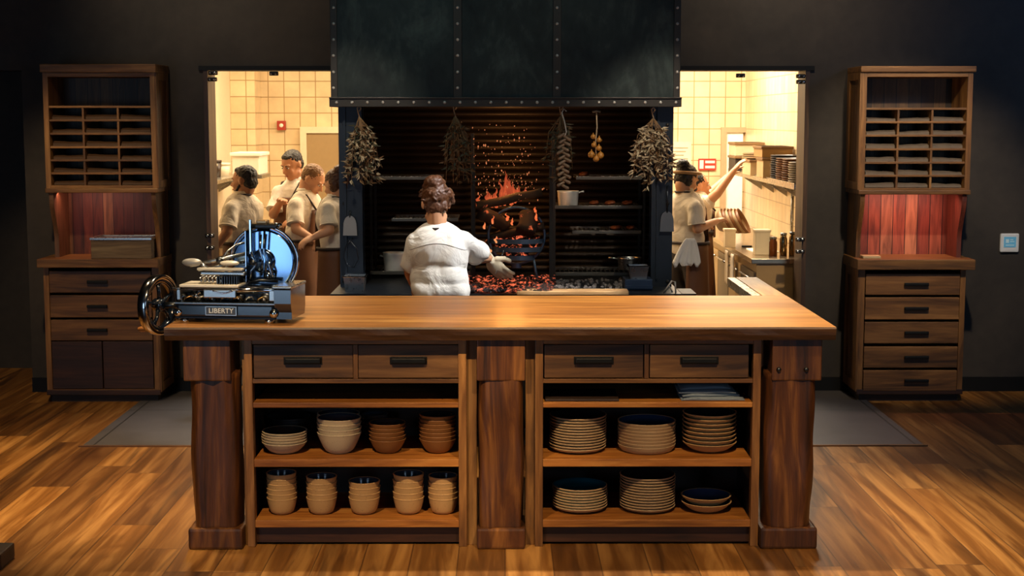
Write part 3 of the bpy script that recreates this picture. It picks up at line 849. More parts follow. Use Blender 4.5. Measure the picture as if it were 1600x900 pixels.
MB().box((-hx+.02, -.11, hb-.002), (hx-.02, .11, hb+.004)).build('inset_top', metal('grey_top', '8b9096', 0.3), t, local=True)
tag(MB().box((X(1338, 400, YH)+0.05, YH+0.02, hRz), (X(1338, 400, YH)+0.17, YH+0.10, hRz+0.018), 0.003).build('note_pad', plain('cream_pad', 'b9a27c', 0.7)), 'small cream pad lying on the right hutch worktop', 'pad')

# dark low block in the bottom left corner
g = G(28, 868)
t = thing('bench_foot', 'dark wooden furniture foot at the bottom left edge of the floor', 'furniture foot', (g.x-0.18, G(14, 892).y+0.1, 0))
MB().box((-0.26, -0.1, 0), (0.18, 0.09, 0.07), 0.01).build('foot_block', M['dark_wood'], t, local=True)
MB().box((-0.24, -0.06, 0.07), (-0.14, 0.04, 0.62), 0.008).build('upright', M['dark_wood'], t, local=True)

# ================================================================== HEARTH
YP = 9.30; DZ = 0.85
px0o, px0i = X(530, 300, YP), X(566, 300, YP)
px1i, px1o = X(1018, 300, YP), X(1051, 300, YP)
hth = thing('open_fire_hearth', 'black steel open hearth with riveted hood, corrugated back and fire deck', 'fireplace', (0, 9.6, 0))
YHd = 9.18
hx0, hx1 = X(516, 100, YHd), X(1063.5, 100, YHd)
hz0, hz1 = Z(167, YHd), Z(153, YHd)
hb_ = MB(); hb_.box((hx0+0.01, YHd+0.012, hz0+0.01), (hx1-0.01, YHd+0.03, CEIL)); hb_.box((hx0+0.01, YHd+0.03, hz0+0.01), (hx0+0.03, YW, CEIL)); hb_.box((hx1-0.03, YHd+0.03, hz0+0.01), (hx1-0.01, YW, CEIL))
hb_.build('hood_shell', M['hood'], hth)
iron = metal('rivet_strap_iron', '3a352f', 0.45, 0.5)
MB().box((hx0-0.008, YHd-0.012, hz0), (hx1+0.008, YHd+0.012, hz1), 0.003).build('hood_bottom_band', iron, hth)
MB().box((hx0-0.008, YHd-0.024, hz1-0.004), (hx1+0.008, YHd+0.012, hz1+0.004), 0.002).build('hood_band_lip', iron, hth)
for sx in (hx0-0.008, hx1):
    MB().box((sx, YHd+0.012, hz0), (sx+0.008, YW, hz1)).build('hood_side_band', iron, hth)
for a, b in ((516, 526.5), (708.5, 721.5), (864, 877), (1053, 1063.5)):
    xa, xb = X(a, 80, YHd), X(b, 80, YHd)
    MB().box((xa, YHd, hz1), (xb, YHd+0.013, CEIL), 0.003).build('hood_strap', iron, hth)
rv = metal('rivet_steel', 'c9c2b6', 0.4, 0.3)
rp = MB(); rp.lathe([(0, -0.009), (0.005, -0.0085), (0.0085, -0.005), (0.0095, 0.0)], (0, 0, 0), 12, 'y')
r0 = rp.build('rivet', rv, local=True); first = True
spots_ = [(526+24.1*i, 160, YHd-0.012) for i in range(23)]
for a in (521, 715, 870.5, 1058.5):
    spots_ += [(a, y, YHd) for y in (12, 37, 62, 87, 112.5, 137.5)]
for px, py, yy in spots_:
    o = r0 if first else r0.copy()
    if not first: COL.objects.link(o)
    first = False
    o.parent = hth; o.location = P(px, py, yy)-hth.location
# posts: H-section columns
postm = metal('column_steel', '2b3138', 0.42, 0.55)
for a, b, s in ((px0o, px0i, 1), (px1i, px1o, -1)):
    c = MB()
    c.box((a, YP, DZ-0.06), (b, YP+0.012, hz0+0.02)); c.box((a, YP+0.13, DZ-0.06), (b, YP+0.142, hz0+0.02))
    m = (a+b)/2; c.box((m-0.006, YP+0.012, DZ-0.06), (m+0.006, YP+0.13, hz0+0.02))
    fo = c.build('column', postm, hth)
    for py in (195, 318, 350, 440):
        MB().lathe([(0, -0.012), (0.009, -0.011), (0.012, 0.0)], P((530+566)/2-10 if s == 1 else 1043, py, YP), 8, 'y').build('bolt', iron, fo)
    MB().box((a+0.03, YP-0.016, DZ+0.05), (a+0.045, YP, hz0)).build('column_rib', postm, fo)
# side and back linings
sootm = plain('soot_black', '0c0b0a', 0.7)
MB().box((px0o-0.0, YP+0.145, DZ), (px0o+0.02, YW-0.06, hz0+0.02)).build('side_lining', sootm, hth)
MB().box((px1o-0.02, YP+0.145, DZ), (px1o, YW-0.06, hz0+0.02)).build('side_lining', sootm, hth)
bk = MB(); z = DZ; k = 0
rr = []
prof = []
while z < 2.36:
    for q in range(6):
        u = q/6; prof.append((YW-0.06-0.016*math.sin(PI*u)**0.8, z+0.046*u))
    z += 0.046
bk.prism([(YW-0.02, DZ)]+prof+[(YW-0.02, z)], px1o-px0o-0.04, 'x', px0o+0.02)
bk.build('corrugated_back', metal('sooty_corrugated_iron', '35281a', 0.42, 0.6, 8, 0.6), hth, smooth=False)
# deck
dk = MB(); dk.box((px0o-0.02, 8.92, DZ-0.06), (px1o+0.02, YW-0.02, DZ), 0.004); dk.build('fire_deck', metal('deck_steel', '2e3236', 0.4, 0.7), hth)
dk = MB(); dk.box((px0o, 9.02, 0.0), (px1o, YW-0.02, DZ-0.06)); dk.build('deck_base', M['black_iron'], hth)
MB().box((px0o+0.02, 9.32, hz0+0.005), (px1o-0.02, 9.34, hz0+0.03)).build('hanging_rail', iron, hth)
# racks
YR0, YR1 = 9.78, 10.12
rackm = metal('rack_iron', '35332f', 0.45, 0.7)
def rack(label, xs, shelves):
    t = thing('grill_rack', label, 'rack', ((xs[0]+xs[1])/2, YR0+0.1, DZ), 0, 'iron racks inside the hearth')
    for x in xs:
        for y in (YR0, YR1):
            MB().box((x-0.008, y-0.008, DZ), (x+0.008, y+0.008, 1.80)).build('upright', rackm, t)
    for a, b, py in shelves:
        xa, xb = X(a, py, YR0), X(b, py, YR0); z = Z(py, YR0-0.02)
        s = MB(); s.box((xa, YR0-0.02, z-0.012), (xb, YR0, z+0.010), 0.002); s.box((xa, YR1, z-0.012), (xb, YR1+0.015, z+0.01), 0.002)
        n = int((xb-xa)/0.03)
        for i in range(n+1):
            x = xa+0.004+(xb-xa-0.008)*i/n; s.box((x-0.003, YR0, z-0.004), (x+0.003, YR1, z+0.002))
        s.build('grill_shelf', metal('shelf_steel', '6b675e', 0.38, 0.8), t)
    return t
rack('iron rack with three grill shelves on the left of the fire', (X(580, 350, YR0), X(738, 350, YR0)), [(583, 690, 278), (612, 716, 343), (578, 735, 426)])
rack('iron rack with four grill shelves on the right of the fire', (X(866, 350, YR0), X(1006, 350, YR0)), [(900, 1003, 278), (867, 1003, 323.5), (894, 1002, 362.5), (868, 1000, 428)])

# fire basket
yb1 = 9.60; bc = P(807, 368, yb1); bR = 0.182
t = thing('fire_basket', 'round bulging iron fire basket with flat bars holding the burning logs', 'fire basket', (bc.x, yb1, DZ))
barm = metal('basket_iron', '6c7f90', 0.4, 0.6)
for py in (376, 389, 402, 415):
    z = Z(py, yb1); dz_ = bc.z-z
    r = math.sqrt(max(0.001, bR*bR-dz_*dz_))
    m_ = MB(); pts_o = []
    K = 20; rings_ = []
    for k in range(K+1):
        a = PI+PI*k/K
        for_ = []
        for rr_, zz_ in ((r, z-0.015), (r, z+0.015), (r-0.006, z+0.015), (r-0.006, z-0.015)):
            for_.append((bc.x+rr_*math.cos(a), yb1+rr_*math.sin(a)*0.55, zz_))
        rings_.append(for_)
    m_.rings(rings_); m_.build('basket_bar', barm, t, smooth=False)
pts = [(bc.x+bR*math.cos(a), yb1, bc.z+bR*math.sin(a)) for a in [2*PI*k/40 for k in range(40)]]
MB().tube(pts, 0.009, 8, True).build('basket_rim', barm, t)
for sx in (-1, 1):
    MB().tube([(bc.x+sx*bR*0.6, yb1, bc.z-bR*0.8), (bc.x+sx*bR*0.75, yb1, DZ)], 0.009, 8).build('basket_leg', barm, t)
    x = X(740 if sx < 0 else 861, 350, yb1)
    MB().box((x-0.011, yb1-0.011, DZ), (x+0.011, yb1+0.011, 1.62)).build('basket_upright', rackm, t)
    MB().box((x-0.004, yb1, bc.z-0.008), (bc.x+sx*bR, yb1+0.012, bc.z+0.008)).build('basket_arm', rackm, t)

def ember_mat(name, hot, st, sc, thr, base='1a1210'):
    q = N(name); v = q.coords((1, 1, 1), False); n = q.noise(v, sc, 4, 0.5)
    q.set(lin(base), 0.85)
    f = q.ramp(n, [(thr, (0, 0, 0, 1)), (thr+0.12, (1, 1, 1, 1))])
    q.link(q.math('MULTIPLY', f, st), q.b.inputs['Emission Strength'])
    q.b.inputs['Emission Color'].default_value = hot
    return q.m
logm = ember_mat('charred_log', (1.0, 0.16, 0.05, 1), 1.2, 14, 0.60, '4a3622')
coalm = ember_mat('glowing_coal', (1.0, 0.17, 0.07, 1), 1.0, 26, 0.52, '241a18')
for (a, b, r, lb, y0, y1) in (((745, 322), (846, 300), 0.028, 'long charred log lying highest across the fire basket', 9.56, 9.62), ((822, 362), (828, 335), 0.062, 'thick upright stump of wood at the right of the fire basket', 9.55, 9.62),
                      ((752, 332), (792, 352), 0.045, 'charred log at the left of the fire basket', 9.54, 9.64), ((765, 372), (850, 352), 0.026, 'thin log low in the fire basket with a pale end', 9.63, 9.58), ((752, 392), (790, 360), 0.034, 'short dark log leaning behind the cook\'s hand', 9.66, 9.70)):
    p0, p1 = P(a[0], a[1], y0), P(b[0], b[1], y1)
    K = 8; rr = []
    d = (p1-p0).normalized(); u = d.cross(Vector((0, 1, 0.2))).normalized(); v = d.cross(u)
    for k in range(K+1):
        c = p0.lerp(p1, k/K)+u*0.006*noise.noise(Vector((k*0.5, a[0], 0)))
        rr.append([c+(u*math.cos(2*PI*j/14)+v*math.sin(2*PI*j/14))*r*(1+0.22*noise.noise(Vector((math.cos(2*PI*j/14)*1.5, math.sin(2*PI*j/14)*1.5, k*0.4+a[0])))) for j in range(14)])
    tag(MB().rings(rr).build('burning_log', logm, smooth=True), lb, 'log', 'logs in the fire')
# coals: bed on the deck and inside the basket
mb = MB()
for i in range(420):
    px = random.uniform(728, 866); py = random.uniform(431, 455)
    g = G(px, py, DZ+0.02); s = random.uniform(0.010, 0.024)
    t_ = bmesh.new(); bmesh.ops.create_icosphere(t_, subdivisions=1, radius=s)
    for v in t_.verts: v.co = Vector((v.co.x*random.uniform(.7, 1.3), v.co.y*random.uniform(.7, 1.2), v.co.z*random.uniform(.5, .9)))+g
    mb.merge(t_)
for i in range(80):
    a = random.uniform(0, 2*PI); r = bR*0.75*math.sqrt(random.random())
    x, z = r*math.cos(a), -abs(r*math.sin(a))-0.01
    yy = random.uniform(0.0, 0.07)
    s = random.uniform(0.012, 0.028); t_ = bmesh.new(); bmesh.ops.create_icosphere(t_, subdivisions=1, radius=s)
    for v in t_.verts: v.co = Vector((v.co.x*random.uniform(.7, 1.3), v.co.y, v.co.z*random.uniform(.6, 1)))+Vector((bc.x+x, yb1+yy, bc.z+z))
    mb.merge(t_)
o = mb.build('glowing_coals', coalm, smooth=False); tag(o, 'bed of glowing red coals and ash under the fire basket', 'coals', kind='stuff')
mb = MB()
for i in range(150):
    px = random.uniform(868, 974) if i < 110 else random.uniform(700, 806); py = random.uniform(436, 452) if i < 110 else random.uniform(448, 457)
    g = G(px, py, DZ+0.008); s = random.uniform(0.006, 0.016); t_ = bmesh.new(); bmesh.ops.create_icosphere(t_, subdivisions=1, radius=s)
    for v in t_.verts: v.co += g
    mb.merge(t_)
tag(mb.build('ash_bits', plain('ash', '6a6460', 0.9, 60, 0.6), smooth=False), 'scattered grey ash and dead cinders on the hearth deck', 'ash', kind='stuff')
# flames
q = N('flame'); tc = q.n('ShaderNodeTexCoord'); sp = q.n('ShaderNodeSeparateXYZ'); q.link(tc.outputs['Generated'], sp.inputs[0])
n_ = q.noise(tc.outputs['Object'], 22, 3, 1.0)
hgt = q.math('ADD', sp.outputs[2], q.math('MULTIPLY', n_, 0.5))
cr = q.ramp(hgt, [(0.3, (1.0, 0.42, 0.16, 1)), (0.7, (0.95, 0.17, 0.05, 1)), (1.0, (0.35, 0.05, 0.02, 1))])
q.set((0.05, 0.01, 0, 1), 1.0); q.link(cr, q.b.inputs['Emission Color']); q.b.inputs['Emission Strength'].default_value = 1.0
mb = MB()
def tongue(px, py, h, r, y):
    p = P(px, py, y); K = 7; n8 = 8; rr = []
    for k in range(K+1):
        u = k/K; rad = r*(math.sin(PI*min(1, u*0.8+0.2))**1.2)*(1-u*0.4)+0.0008
        c = p+Vector((0.35*r*math.sin(u*6+px)+0.03*u*noise.noise(Vector((px, u*3, 0))), 0, h*u))
        rr.append([c+Vector((rad*math.cos(2*PI*j/n8), rad*0.6*math.sin(2*PI*j/n8), 0)) for j in range(n8)])
    mb.rings(rr)
for i in range(34):
    px = 785+random.gauss(0, 20); px = max(748, min(835, px))
    h = random.uniform(0.04, 0.11)*(1.5 if abs(px-790) < 12 else 0.8)
    tongue(px, 322-0.12*(px-760)+random.uniform(-8, 5), h, random.uniform(0.006, 0.014), 9.64+random.uniform(-0.03, 0.04))
for a_, b_, c_, d_ in ((783, 312, .13, .012), (789, 308, .17, .011), (796, 310, .12, .015), (803, 312, .10, .013), (812, 314, .09, .012), (775, 316, .09, .014), (762, 318, .08, .013), (820, 312, .07, .012), (790, 318, .10, .018), (770, 322, .06, .016)): tongue(a_, b_, c_, d_, 9.60+0.004*(a_ % 7))
for px, py in ((770, 350), (792, 345), (800, 352), (757, 358), (836, 332), (838, 345), (775, 380), (760, 400), (766, 395)): tongue(px, py, random.uniform(0.03, 0.055), random.uniform(0.006, 0.011), 9.53)
tag(mb.build('fire_flames', q.m, smooth=True), 'orange flames rising above the burning logs in the basket', 'flames', kind='stuff')
mb = MB()
for i in range(230):
    u = random.random(); py = 175+140*math.sqrt(u)+random.uniform(-4, 6); sp_ = 18+30*(1-u*0.3)
    px = 790+random.gauss(0, sp_*0.8)
    if not 735 < px < 858: continue
    p = P(px, py, random.uniform(9.5, 9.8)); s = 0.0014+0.0034*random.random()**2; t_ = bmesh.new(); bmesh.ops.create_icosphere(t_, subdivisions=1, radius=s)
    st_ = random.uniform(1, 2.4)
    for v in t_.verts: v.co = Vector((v.co.x, v.co.y, v.co.z*st_))+p
    mb.merge(t_)
tag(mb.build('fire_sparks', emit('spark_glow', (1.0, 0.30, 0.12), 0.6)), 'sparks flying up above the fire', 'sparks', kind='stuff')

# things on the deck and shelves
def pot(px0, px1, py0, py1, Y, label, mat, handle=None, name='saucepan', lid=False):
    x0, x1 = X(px0, py1, Y), X(px1, py1, Y); zb = Z(py1, Y-0.02); h = Z(py0, Y)-zb; R = (x1-x0)/2
    t = thing(name, label, 'pot', ((x0+x1)/2, Y, zb))
    MB().lathe([(0, 0), (R*0.86, 0), (R*0.93, 0.008), (R, h*0.9), (R+0.004, h), (R-0.003, h), (R-0.006, h*0.9), (R*0.88, 0.008), (0, 0.006)], (0, 0, 0), 32).build('pan_body', mat, t, local=True)
    if handle:
        s, L = handle
        MB().tube([(s*R*0.95, 0, h*0.85), (s*(R+L*0.4), -0.0, h*0.92), (s*(R+L), -0.0, h*0.95)], [0.006, 0.005, 0.007], 10).build('handle', mat, t, local=True)
    else:
        for s in (-1, 1):
            MB().tube([(s*R*0.98, -0.03, h*0.8), (s*(R+0.02), -0.02, h*0.82), (s*(R+0.02), 0.02, h*0.82), (s*R*0.98, 0.03, h*0.8)], 0.004, 8).build('handle', mat, t, local=True)
    return t
pot(599, 634, 394, 425, 9.85, 'pale pot on the lowest left grill shelf behind the cook', M['white_pot'], name='cooking_pot')
pot(871, 904, 298, 322, 9.85, 'pale saucepan on the second right grill shelf by the fire', M['white_pot'], (1, 0.035))
pot(965, 1001, 402, 422, 9.62, 'steel saucepan with its handle to the left, low at the right of the hearth', M['steel'], (-1, 0.06))
def hpan(px0, px1, py0, py1, Y, label, d=0.16):
    x0, x1 = X(px0, py1, Y), X(px1, py1, Y); z1, z0 = Z(py0, Y), Z(py1, Y); hx_, h = (x1-x0)/2, z1-z0
    t = thing('steel_pan', label, 'steel pan', ((x0+x1)/2, Y+d/2, z0), 0, 'deep steel pans at the hearth')
    o = MB(); e = 0.01
    def rect(hx, hy, z): return [(-hx, -hy, z), (hx, -hy, z), (hx, hy, z), (-hx, hy, z)]
    o.rings([rect(hx_-2*e, d/2-2*e, 0), rect(hx_-e, d/2-e, h-0.008), rect(hx_-e, d/2-e, h), rect(hx_-e-0.003, d/2-e-0.003, h), rect(hx_-2*e-0.003, d/2-2*e-0.003, 0.004)])
    o.build('pan_body', M['steel'], t, local=True, smooth=False)
    r_ = MB(); r_.box((-hx_, -d/2, h-0.006), (hx_, -d/2+e+0.002, h+0.001), 0.002); r_.box((-hx_, d/2-e-0.002, h-0.006), (hx_, d/2, h+0.001), 0.002)
    r_.box((-hx_, -d/2, h-0.006), (-hx_+e+0.002, d/2, h+0.001), 0.002); r_.box((hx_-e-0.002, -d/2, h-0.006), (hx_, d/2, h+0.001), 0.002)
    r_.build('rim', M['chrome'], t, local=True); return t
hpan(534, 572, 432, 458, 9.03, 'deep steel pan at the left end of the hearth deck by the column')
# blue toned metal block with pan on it
b0, b1 = X(976, 445, 9.12), X(1019, 445, 9.12)
tag(MB().box((b0, 9.10, DZ), (b1, 9.29, Z(437, 9.10)), 0.004).box((b0-0.0, 9.085, DZ+0.012), (b1, 9.10, DZ+0.03)).build('steel_block', metal('blue_grey_steel', '3c4c63', 0.4, 0.6)), 'low blue-grey metal block under the steel pan at the right of the hearth', 'block')
x0, x1 = X(980, 430, 9.14), X(1015, 430, 9.14)
t = hpan(981, 1016, 416, 437, 9.12, 'steel pan standing on the blue-grey metal block at the right column', 0.13)
# cutting board
g0, g1 = G(808, 461, DZ+0.02), G(980, 452, DZ+0.02)
tag(MB().box((g0.x, 8.86, DZ-0.0), (g1.x, 9.0, DZ+0.022), 0.004).build('cutting_board', wood('maple_board', 'b98d5c', 'd4ab78', 'e6c798', 'x', 0.4, bump=0.05)), 'long pale wooden cutting board along the front of the hearth deck', 'cutting board')
# food on shelves
meat = plain('grilled_meat', '7a3d1c', 0.45, 40, 0.6, 0.4)
for i, (px, py, w_, lb) in enumerate(((912, 276, 16, 'flat brown loaf piece on the top right grill shelf'), (928, 321, 15, 'left brown piece of meat on the second right grill shelf'), (953, 321, 16, 'middle brown piece of meat on the second right grill shelf'),
                               (980, 320, 17, 'right brown piece of meat on the second right grill shelf'), (962, 360, 18, 'left flat piece of meat on the third right grill shelf'), (985, 360, 14, 'right flat piece of meat on the third right grill shelf'))):
    p = P(px, py, 9.9); r = w_/2/237; zb_ = Z({276: 278, 321: 323.5, 320: 323.5, 360: 362.5}[py], YR0-0.02)+0.003
    tag(MB().ell((p.x, 9.9, zb_+0.014), (r*1.05, 0.07, 0.016)).ell((p.x+r*0.3, 9.86, zb_+0.02), (r*0.7, 0.04, 0.014)).build('grilled_meat', meat, voxel=0.005, disp=(0.008, 0.02)), lb, 'meat', 'food on the hearth racks')

# hanging things
leafm = [plain('dry_leaf_pale', 'c0aa86', 0.7, 30, 0.4), plain('dry_leaf_brown', '7d5c38', 0.7, 30, 0.4), plain('dry_leaf_green', '55523a', 0.7, 30, 0.4)]
def leaf(mb, p, d, L, wd, mi):
    d = d.normalized(); s = d.cross(Vector((random.uniform(-1, 1), random.uniform(-1, 1), random.uniform(-1, 1))))
    if s.length < 0.01: return
    s.normalize(); nn = d.cross(s)*L*0.12
    pts = [p, p+d*L*0.35+s*wd+nn, p+d*L, p+d*L*0.35-s*wd+nn, p+d*L*0.4-nn*0.3]
    v = [mb.bm.verts.new(q_) for q_ in pts]
    for f in ((0, 1, 4), (1, 2, 4), (2, 3, 4), (3, 0, 4)):
        ff = mb.bm.faces.new([v[i] for i in f]); ff.material_index = mi; ff.smooth = False
def hook(t, p, L=0.05):
    MB().tube([p+Vector((0, 0, 0)), p+Vector((0.012, 0, 0.018)), p+Vector((0, 0, 0.032)), p+Vector((-0.012, 0, 0.02)), p+Vector((-0.006, 0, -0.01)), p+Vector((0.006, 0, -L))], 0.0035, 8).build('hook', M['rope'], t)
def bundle(pxc, pyt, pyb, wpx, label, dens, pal, spread=1.0):
    Y = 9.24
    pt = P(pxc, pyt, Y); pb = P(pxc, pyb, Y); W = wpx/2/225; H = pt.z-pb.z
    t = thing('herb_bundle', label, 'herb bundle', (pt.x, Y, pb.z), 0, 'dried bundles hanging under the hood')
    hook(t, pt+Vector((0, 0, 0.0)))
    st = MB(); lf = MB()
    for i in range(18):
        a = random.uniform(0, 2*PI); r = random.uniform(0.2, 1)*W
        end = pt+Vector((r*math.cos(a), 0.45*r*math.sin(a), -H*random.uniform(0.6, 0.97)))
        mid = pt.lerp(end, 0.45)+Vector((0.35*r*math.cos(a), 0, 0.0))
        st.tube([pt+Vector((0, 0, -0.03)), mid, end], 0.0022, 5)
        for k in range(dens):
            u = random.uniform(0.28, 1); q_ = (pt*(1-u)**2+mid*2*u*(1-u)+end*u*u)
            d = Vector((random.uniform(-1, 1)+0.4*math.cos(a), random.uniform(-1, .6), random.uniform(-1, 0.35)))
            leaf(lf, q_, d, random.uniform(0.03, 0.06), random.uniform(0.006, 0.011), random.choice(pal))
    st.build('stems', leafm[1], t); lf.build('leaves', leafm, t, recalc=False)
    return t
bundle(561, 174, 298, 66, 'dark leafy herb bundle hanging in front of the left column', 20, [0, 0, 1, 2])
bundle(1021, 176, 300, 76, 'pale dried herb bundle hanging in front of the right column', 28, [0, 0, 0, 1])
bundle(711, 172, 296, 50, 'brown dried herb bundle on a hook above the cook', 11, [1, 1, 2, 2])
bundle(877, 172, 290, 46, 'dim dried herb bundle hanging behind the sausage string', 9, [1, 2, 2, 2])
M['sausage'] = plain('sausage_skin', '8a6c50', 0.45, 30, 0.4)
# sausage string
pt = P(881, 200, 9.20); t = thing('sausage_string', 'string of small sausages hanging from a white hook right of the fire', 'sausages', (pt.x, 9.20, pt.z-0.38))
MB().tube([P(882, 174, 9.2)+Vector((0.012, 0, 0)), P(881, 170, 9.2), P(878, 176, 9.2), P(882, 190, 9.2), P(885, 206, 9.2), P(883, 212, 9.2), P(880, 208, 9.2)], 0.0035, 8).build('hook', plain('white_hook', 'cfc4b4', 0.4), t)
for i in range(20):
    py = 212+i*4.2; sg = 1 if i % 2 else -1
    c = P(881+sg*3.5+2*math.sin(i*0.9), py, 9.2)
    MB().cap(c+Vector((-0.016*sg, 0.004, 0.010)), 0.009, c+Vector((0.016*sg, -0.008, -0.008)), 0.0105, 10).build('sausage', M['sausage'], t)
# garlic / onion string
pt = P(932, 178, 9.24); t = thing('onion_string', 'string of small golden onions hanging second from the right under the hood', 'onions', (pt.x, 9.24, pt.z-0.33))
MB().tube([pt+Vector((0, 0, 0.01)), pt+Vector((0.004, 0, -0.08)), pt+Vector((-0.004, 0, -0.17)), pt+Vector((0, 0, -0.28))], 0.004, 8).build('cord', M['rope'], t)
MB().tube([pt+Vector((-0.025, 0, 0.012)), pt+Vector((0, 0, 0.018)), pt+Vector((0.025, 0, 0.012))], 0.006, 8).build('cord_knot', M['rope'], t)
om = plain('onion_skin', 'b5782c', 0.35, 20, 0.4)
for (dx, dz_, r) in ((-0.02, -0.14, 0.016), (0.018, -0.16, 0.017), (-0.014, -0.19, 0.017), (0.016, -0.21, 0.018), (-0.03, -0.25, 0.022), (0.026, -0.255, 0.022), (0.0, -0.275, 0.02)):
    c = pt+Vector((dx, -0.01, dz_))
    MB().lathe([(0, -r), (r*0.7, -r*0.75), (r, -0.1*r), (r*0.8, r*0.6), (r*0.25, r*1.0), (r*0.12, r*1.5), (0, r*1.6)], c, 14).build('onion', om, t)
# scrapers / tools on the columns
def scraper(px0, px1, py0, py1, label, mat, handle_up=True):
    Y = YP-0.02; x0, x1 = X(px0, py1, Y), X(px1, py1, Y); z1, z0 = Z(py0, Y), Z(py1, Y)
    m = (x0+x1)/2; hw_ = (x1-x0)/2
    t = thing('metal_scraper', label, 'scraper', (m, Y, z0), 0, 'rounded metal scrapers on the hearth columns')
    poly = [(-hw_, 0), (hw_, 0), (hw_*0.92, (z1-z0)*0.6)]
    for k in range(1, 8):
        a = PI*k/8; poly.append((hw_*0.88*math.cos(a), (z1-z0)*(0.62+0.38*math.sin(a))))
    poly.append((-hw_*0.92, (z1-z0)*0.6))
    MB().prism(poly, 0.004, 'y', -0.002).build('blade', mat, t, local=True)
    MB().tube([(0, 0, (z1-z0)-0.01), (0, 0, (z1-z0)+0.16 if handle_up else (z1-z0)+0.03)], 0.005, 8).build('handle', M['dark_steel'], t, local=True)
    return t
scraper(536, 558, 337, 368, 'rounded metal scraper on the left hearth column', plain('scraper_grey', '8d8a88', 0.4), False)
scraper(1031, 1053, 330, 362, 'rounded metal scraper on the right hearth column', metal('scraper_dark', '6a6c6e', 0.4, 0.6))
wz = P(547, 395, YP-0.02); t = thing('wire_tool', 'thin wire loop tool hanging below the scraper on the left column', 'tool', wz)
def rel(px, py): return P(px, py, YP-0.02)-wz
MB().tube([rel(550, 372), rel(540, 385), rel(537, 400), rel(543, 415), rel(553, 418), rel(560, 405), rel(557, 388), rel(545, 374)], 0.0028, 8).build('wire_loop', M['dark_steel'], t, local=True)
# wire stand at lower right
t = thing('wire_stand', 'small bent white wire stand at the foot of the right column', 'wire stand', (X(1052, 460, 8.95), 8.95, DZ))
wsm = plain('white_wire', 'c5c0b6', 0.4)
tag(MB().box((px1o+0.021, 8.92, 0.0), (px1o+0.11, 9.2, DZ), 0.004).build('side_cabinet', M['black_iron']), 'narrow black cabinet beside the right hearth column', 'cabinet')
for pts in ([(-0.06, 0, 0.0), (-0.01, 0, 0.075), (0.01, 0, 0.07), (0.015, 0, 0.0)], [(-0.045, 0.05, 0.0), (-0.02, 0.05, 0.04), (0.0, 0.05, 0.0)]):
    MB().tube([(p[0], p[1]+0.0, p[2]) for p in pts], 0.005, 8).build('wire_leg', wsm, t, local=True)

# ================================================================== MEAT SLICER
sY = 6.66; sp0 = P(368, 500, sY)
sl = thing('meat_slicer', 'chrome and dark blue flywheel meat slicer at the left end of the worktop', 'meat slicer', (sp0.x, sY, HT), math.radians(-7))
def sb(a, b, nm, mt, bev=0.003, par=None, rot=None):
    return MB().box(a, b, bev, rot).build(nm, mt, par or sl, local=True)
en, ch, stl = M['slicer_enamel'], M['chrome'], M['steel']
base = sb((-0.235, -0.12, 0.022), (0.215, 0.12, 0.088), 'base_body', en, 0.014)
sb((-0.238, -0.124, 0.082), (0.22, 0.124, 0.092), 'base_trim', metal('trim_grey', '8a8f90', 0.25), 0.003)
sb((-0.238, -0.124, 0.018), (0.218, 0.124, 0.027), 'base_trim', metal('trim_dark', '2c3036', 0.3), 0.003)
for sx in (-0.20, 0.185):
    for sy in (-0.10, 0.10):
        MB().lathe([(0, 0), (0.022, 0), (0.02, 0.014), (0.014, 0.022), (0, 0.022)], (sx, sy, 0), 16).build('foot', ch, sl, local=True)
for sx in (-0.225, 0.21):
    MB().lathe([(0.0, -0.012), (0.016, -0.010), (0.02, 0.0)], (sx, -0.118, 0.045), 16, 'y').build('corner_boss', ch, sl, local=True)
# name plate
npl = sb((-0.095, -0.128, 0.036), (0.045, -0.1195, 0.074), 'name_plate', metal('plate_grey', '55585a', 0.4, 0.7), 0.006)
fr = MB()
for a, b in (((-0.095, -0.131, 0.072), (0.045, -0.127, 0.075)), ((-0.095, -0.131, 0.035), (0.045, -0.127, 0.038)), ((-0.096, -0.131, 0.036), (-0.092, -0.127, 0.074)), ((0.042, -0.131, 0.036), (0.046, -0.127, 0.074))): fr.box(a, b)
fr.build('plate_border', stl, npl, local=True)
cu = bpy.data.curves.new('lettering', 'FONT'); cu.body = 'LIBERTY'; cu.size = 0.030; cu.align_x = 'CENTER'; cu.align_y = 'CENTER'; cu.extrude = 0.0012; cu.space_character = 1.05; cu.offset = 0.0004
co = bpy.data.objects.new('lettering', cu); COL.objects.link(co)
me = bpy.data.meshes.new_from_object(co.evaluated_get(bpy.context.evaluated_depsgraph_get())); bpy.data.objects.remove(co)
lt = bpy.data.objects.new('lettering', me); COL.objects.link(lt); lt.parent = npl; lt.location = (-0.025, -0.129, 0.055); lt.rotation_euler = (PI/2, 0, 0)
me.materials.append(plain('plate_letters', 'd5d8d8', 0.3))
# right end body (drum shaped housing)
hs = MB(); hs.prism([(-0.11, 0.02), (0.11, 0.02), (0.125, 0.06), (0.125, 0.15), (0.11, 0.165), (-0.11, 0.165), (-0.125, 0.15), (-0.125, 0.09), (-0.11, 0.05)], 0.075, 'x', 0.215)
hs.build('end_housing', en, sl, local=True)
sb((0.205, -0.13, 0.155), (0.295, 0.13, 0.168), 'end_cap', stl, 0.005)
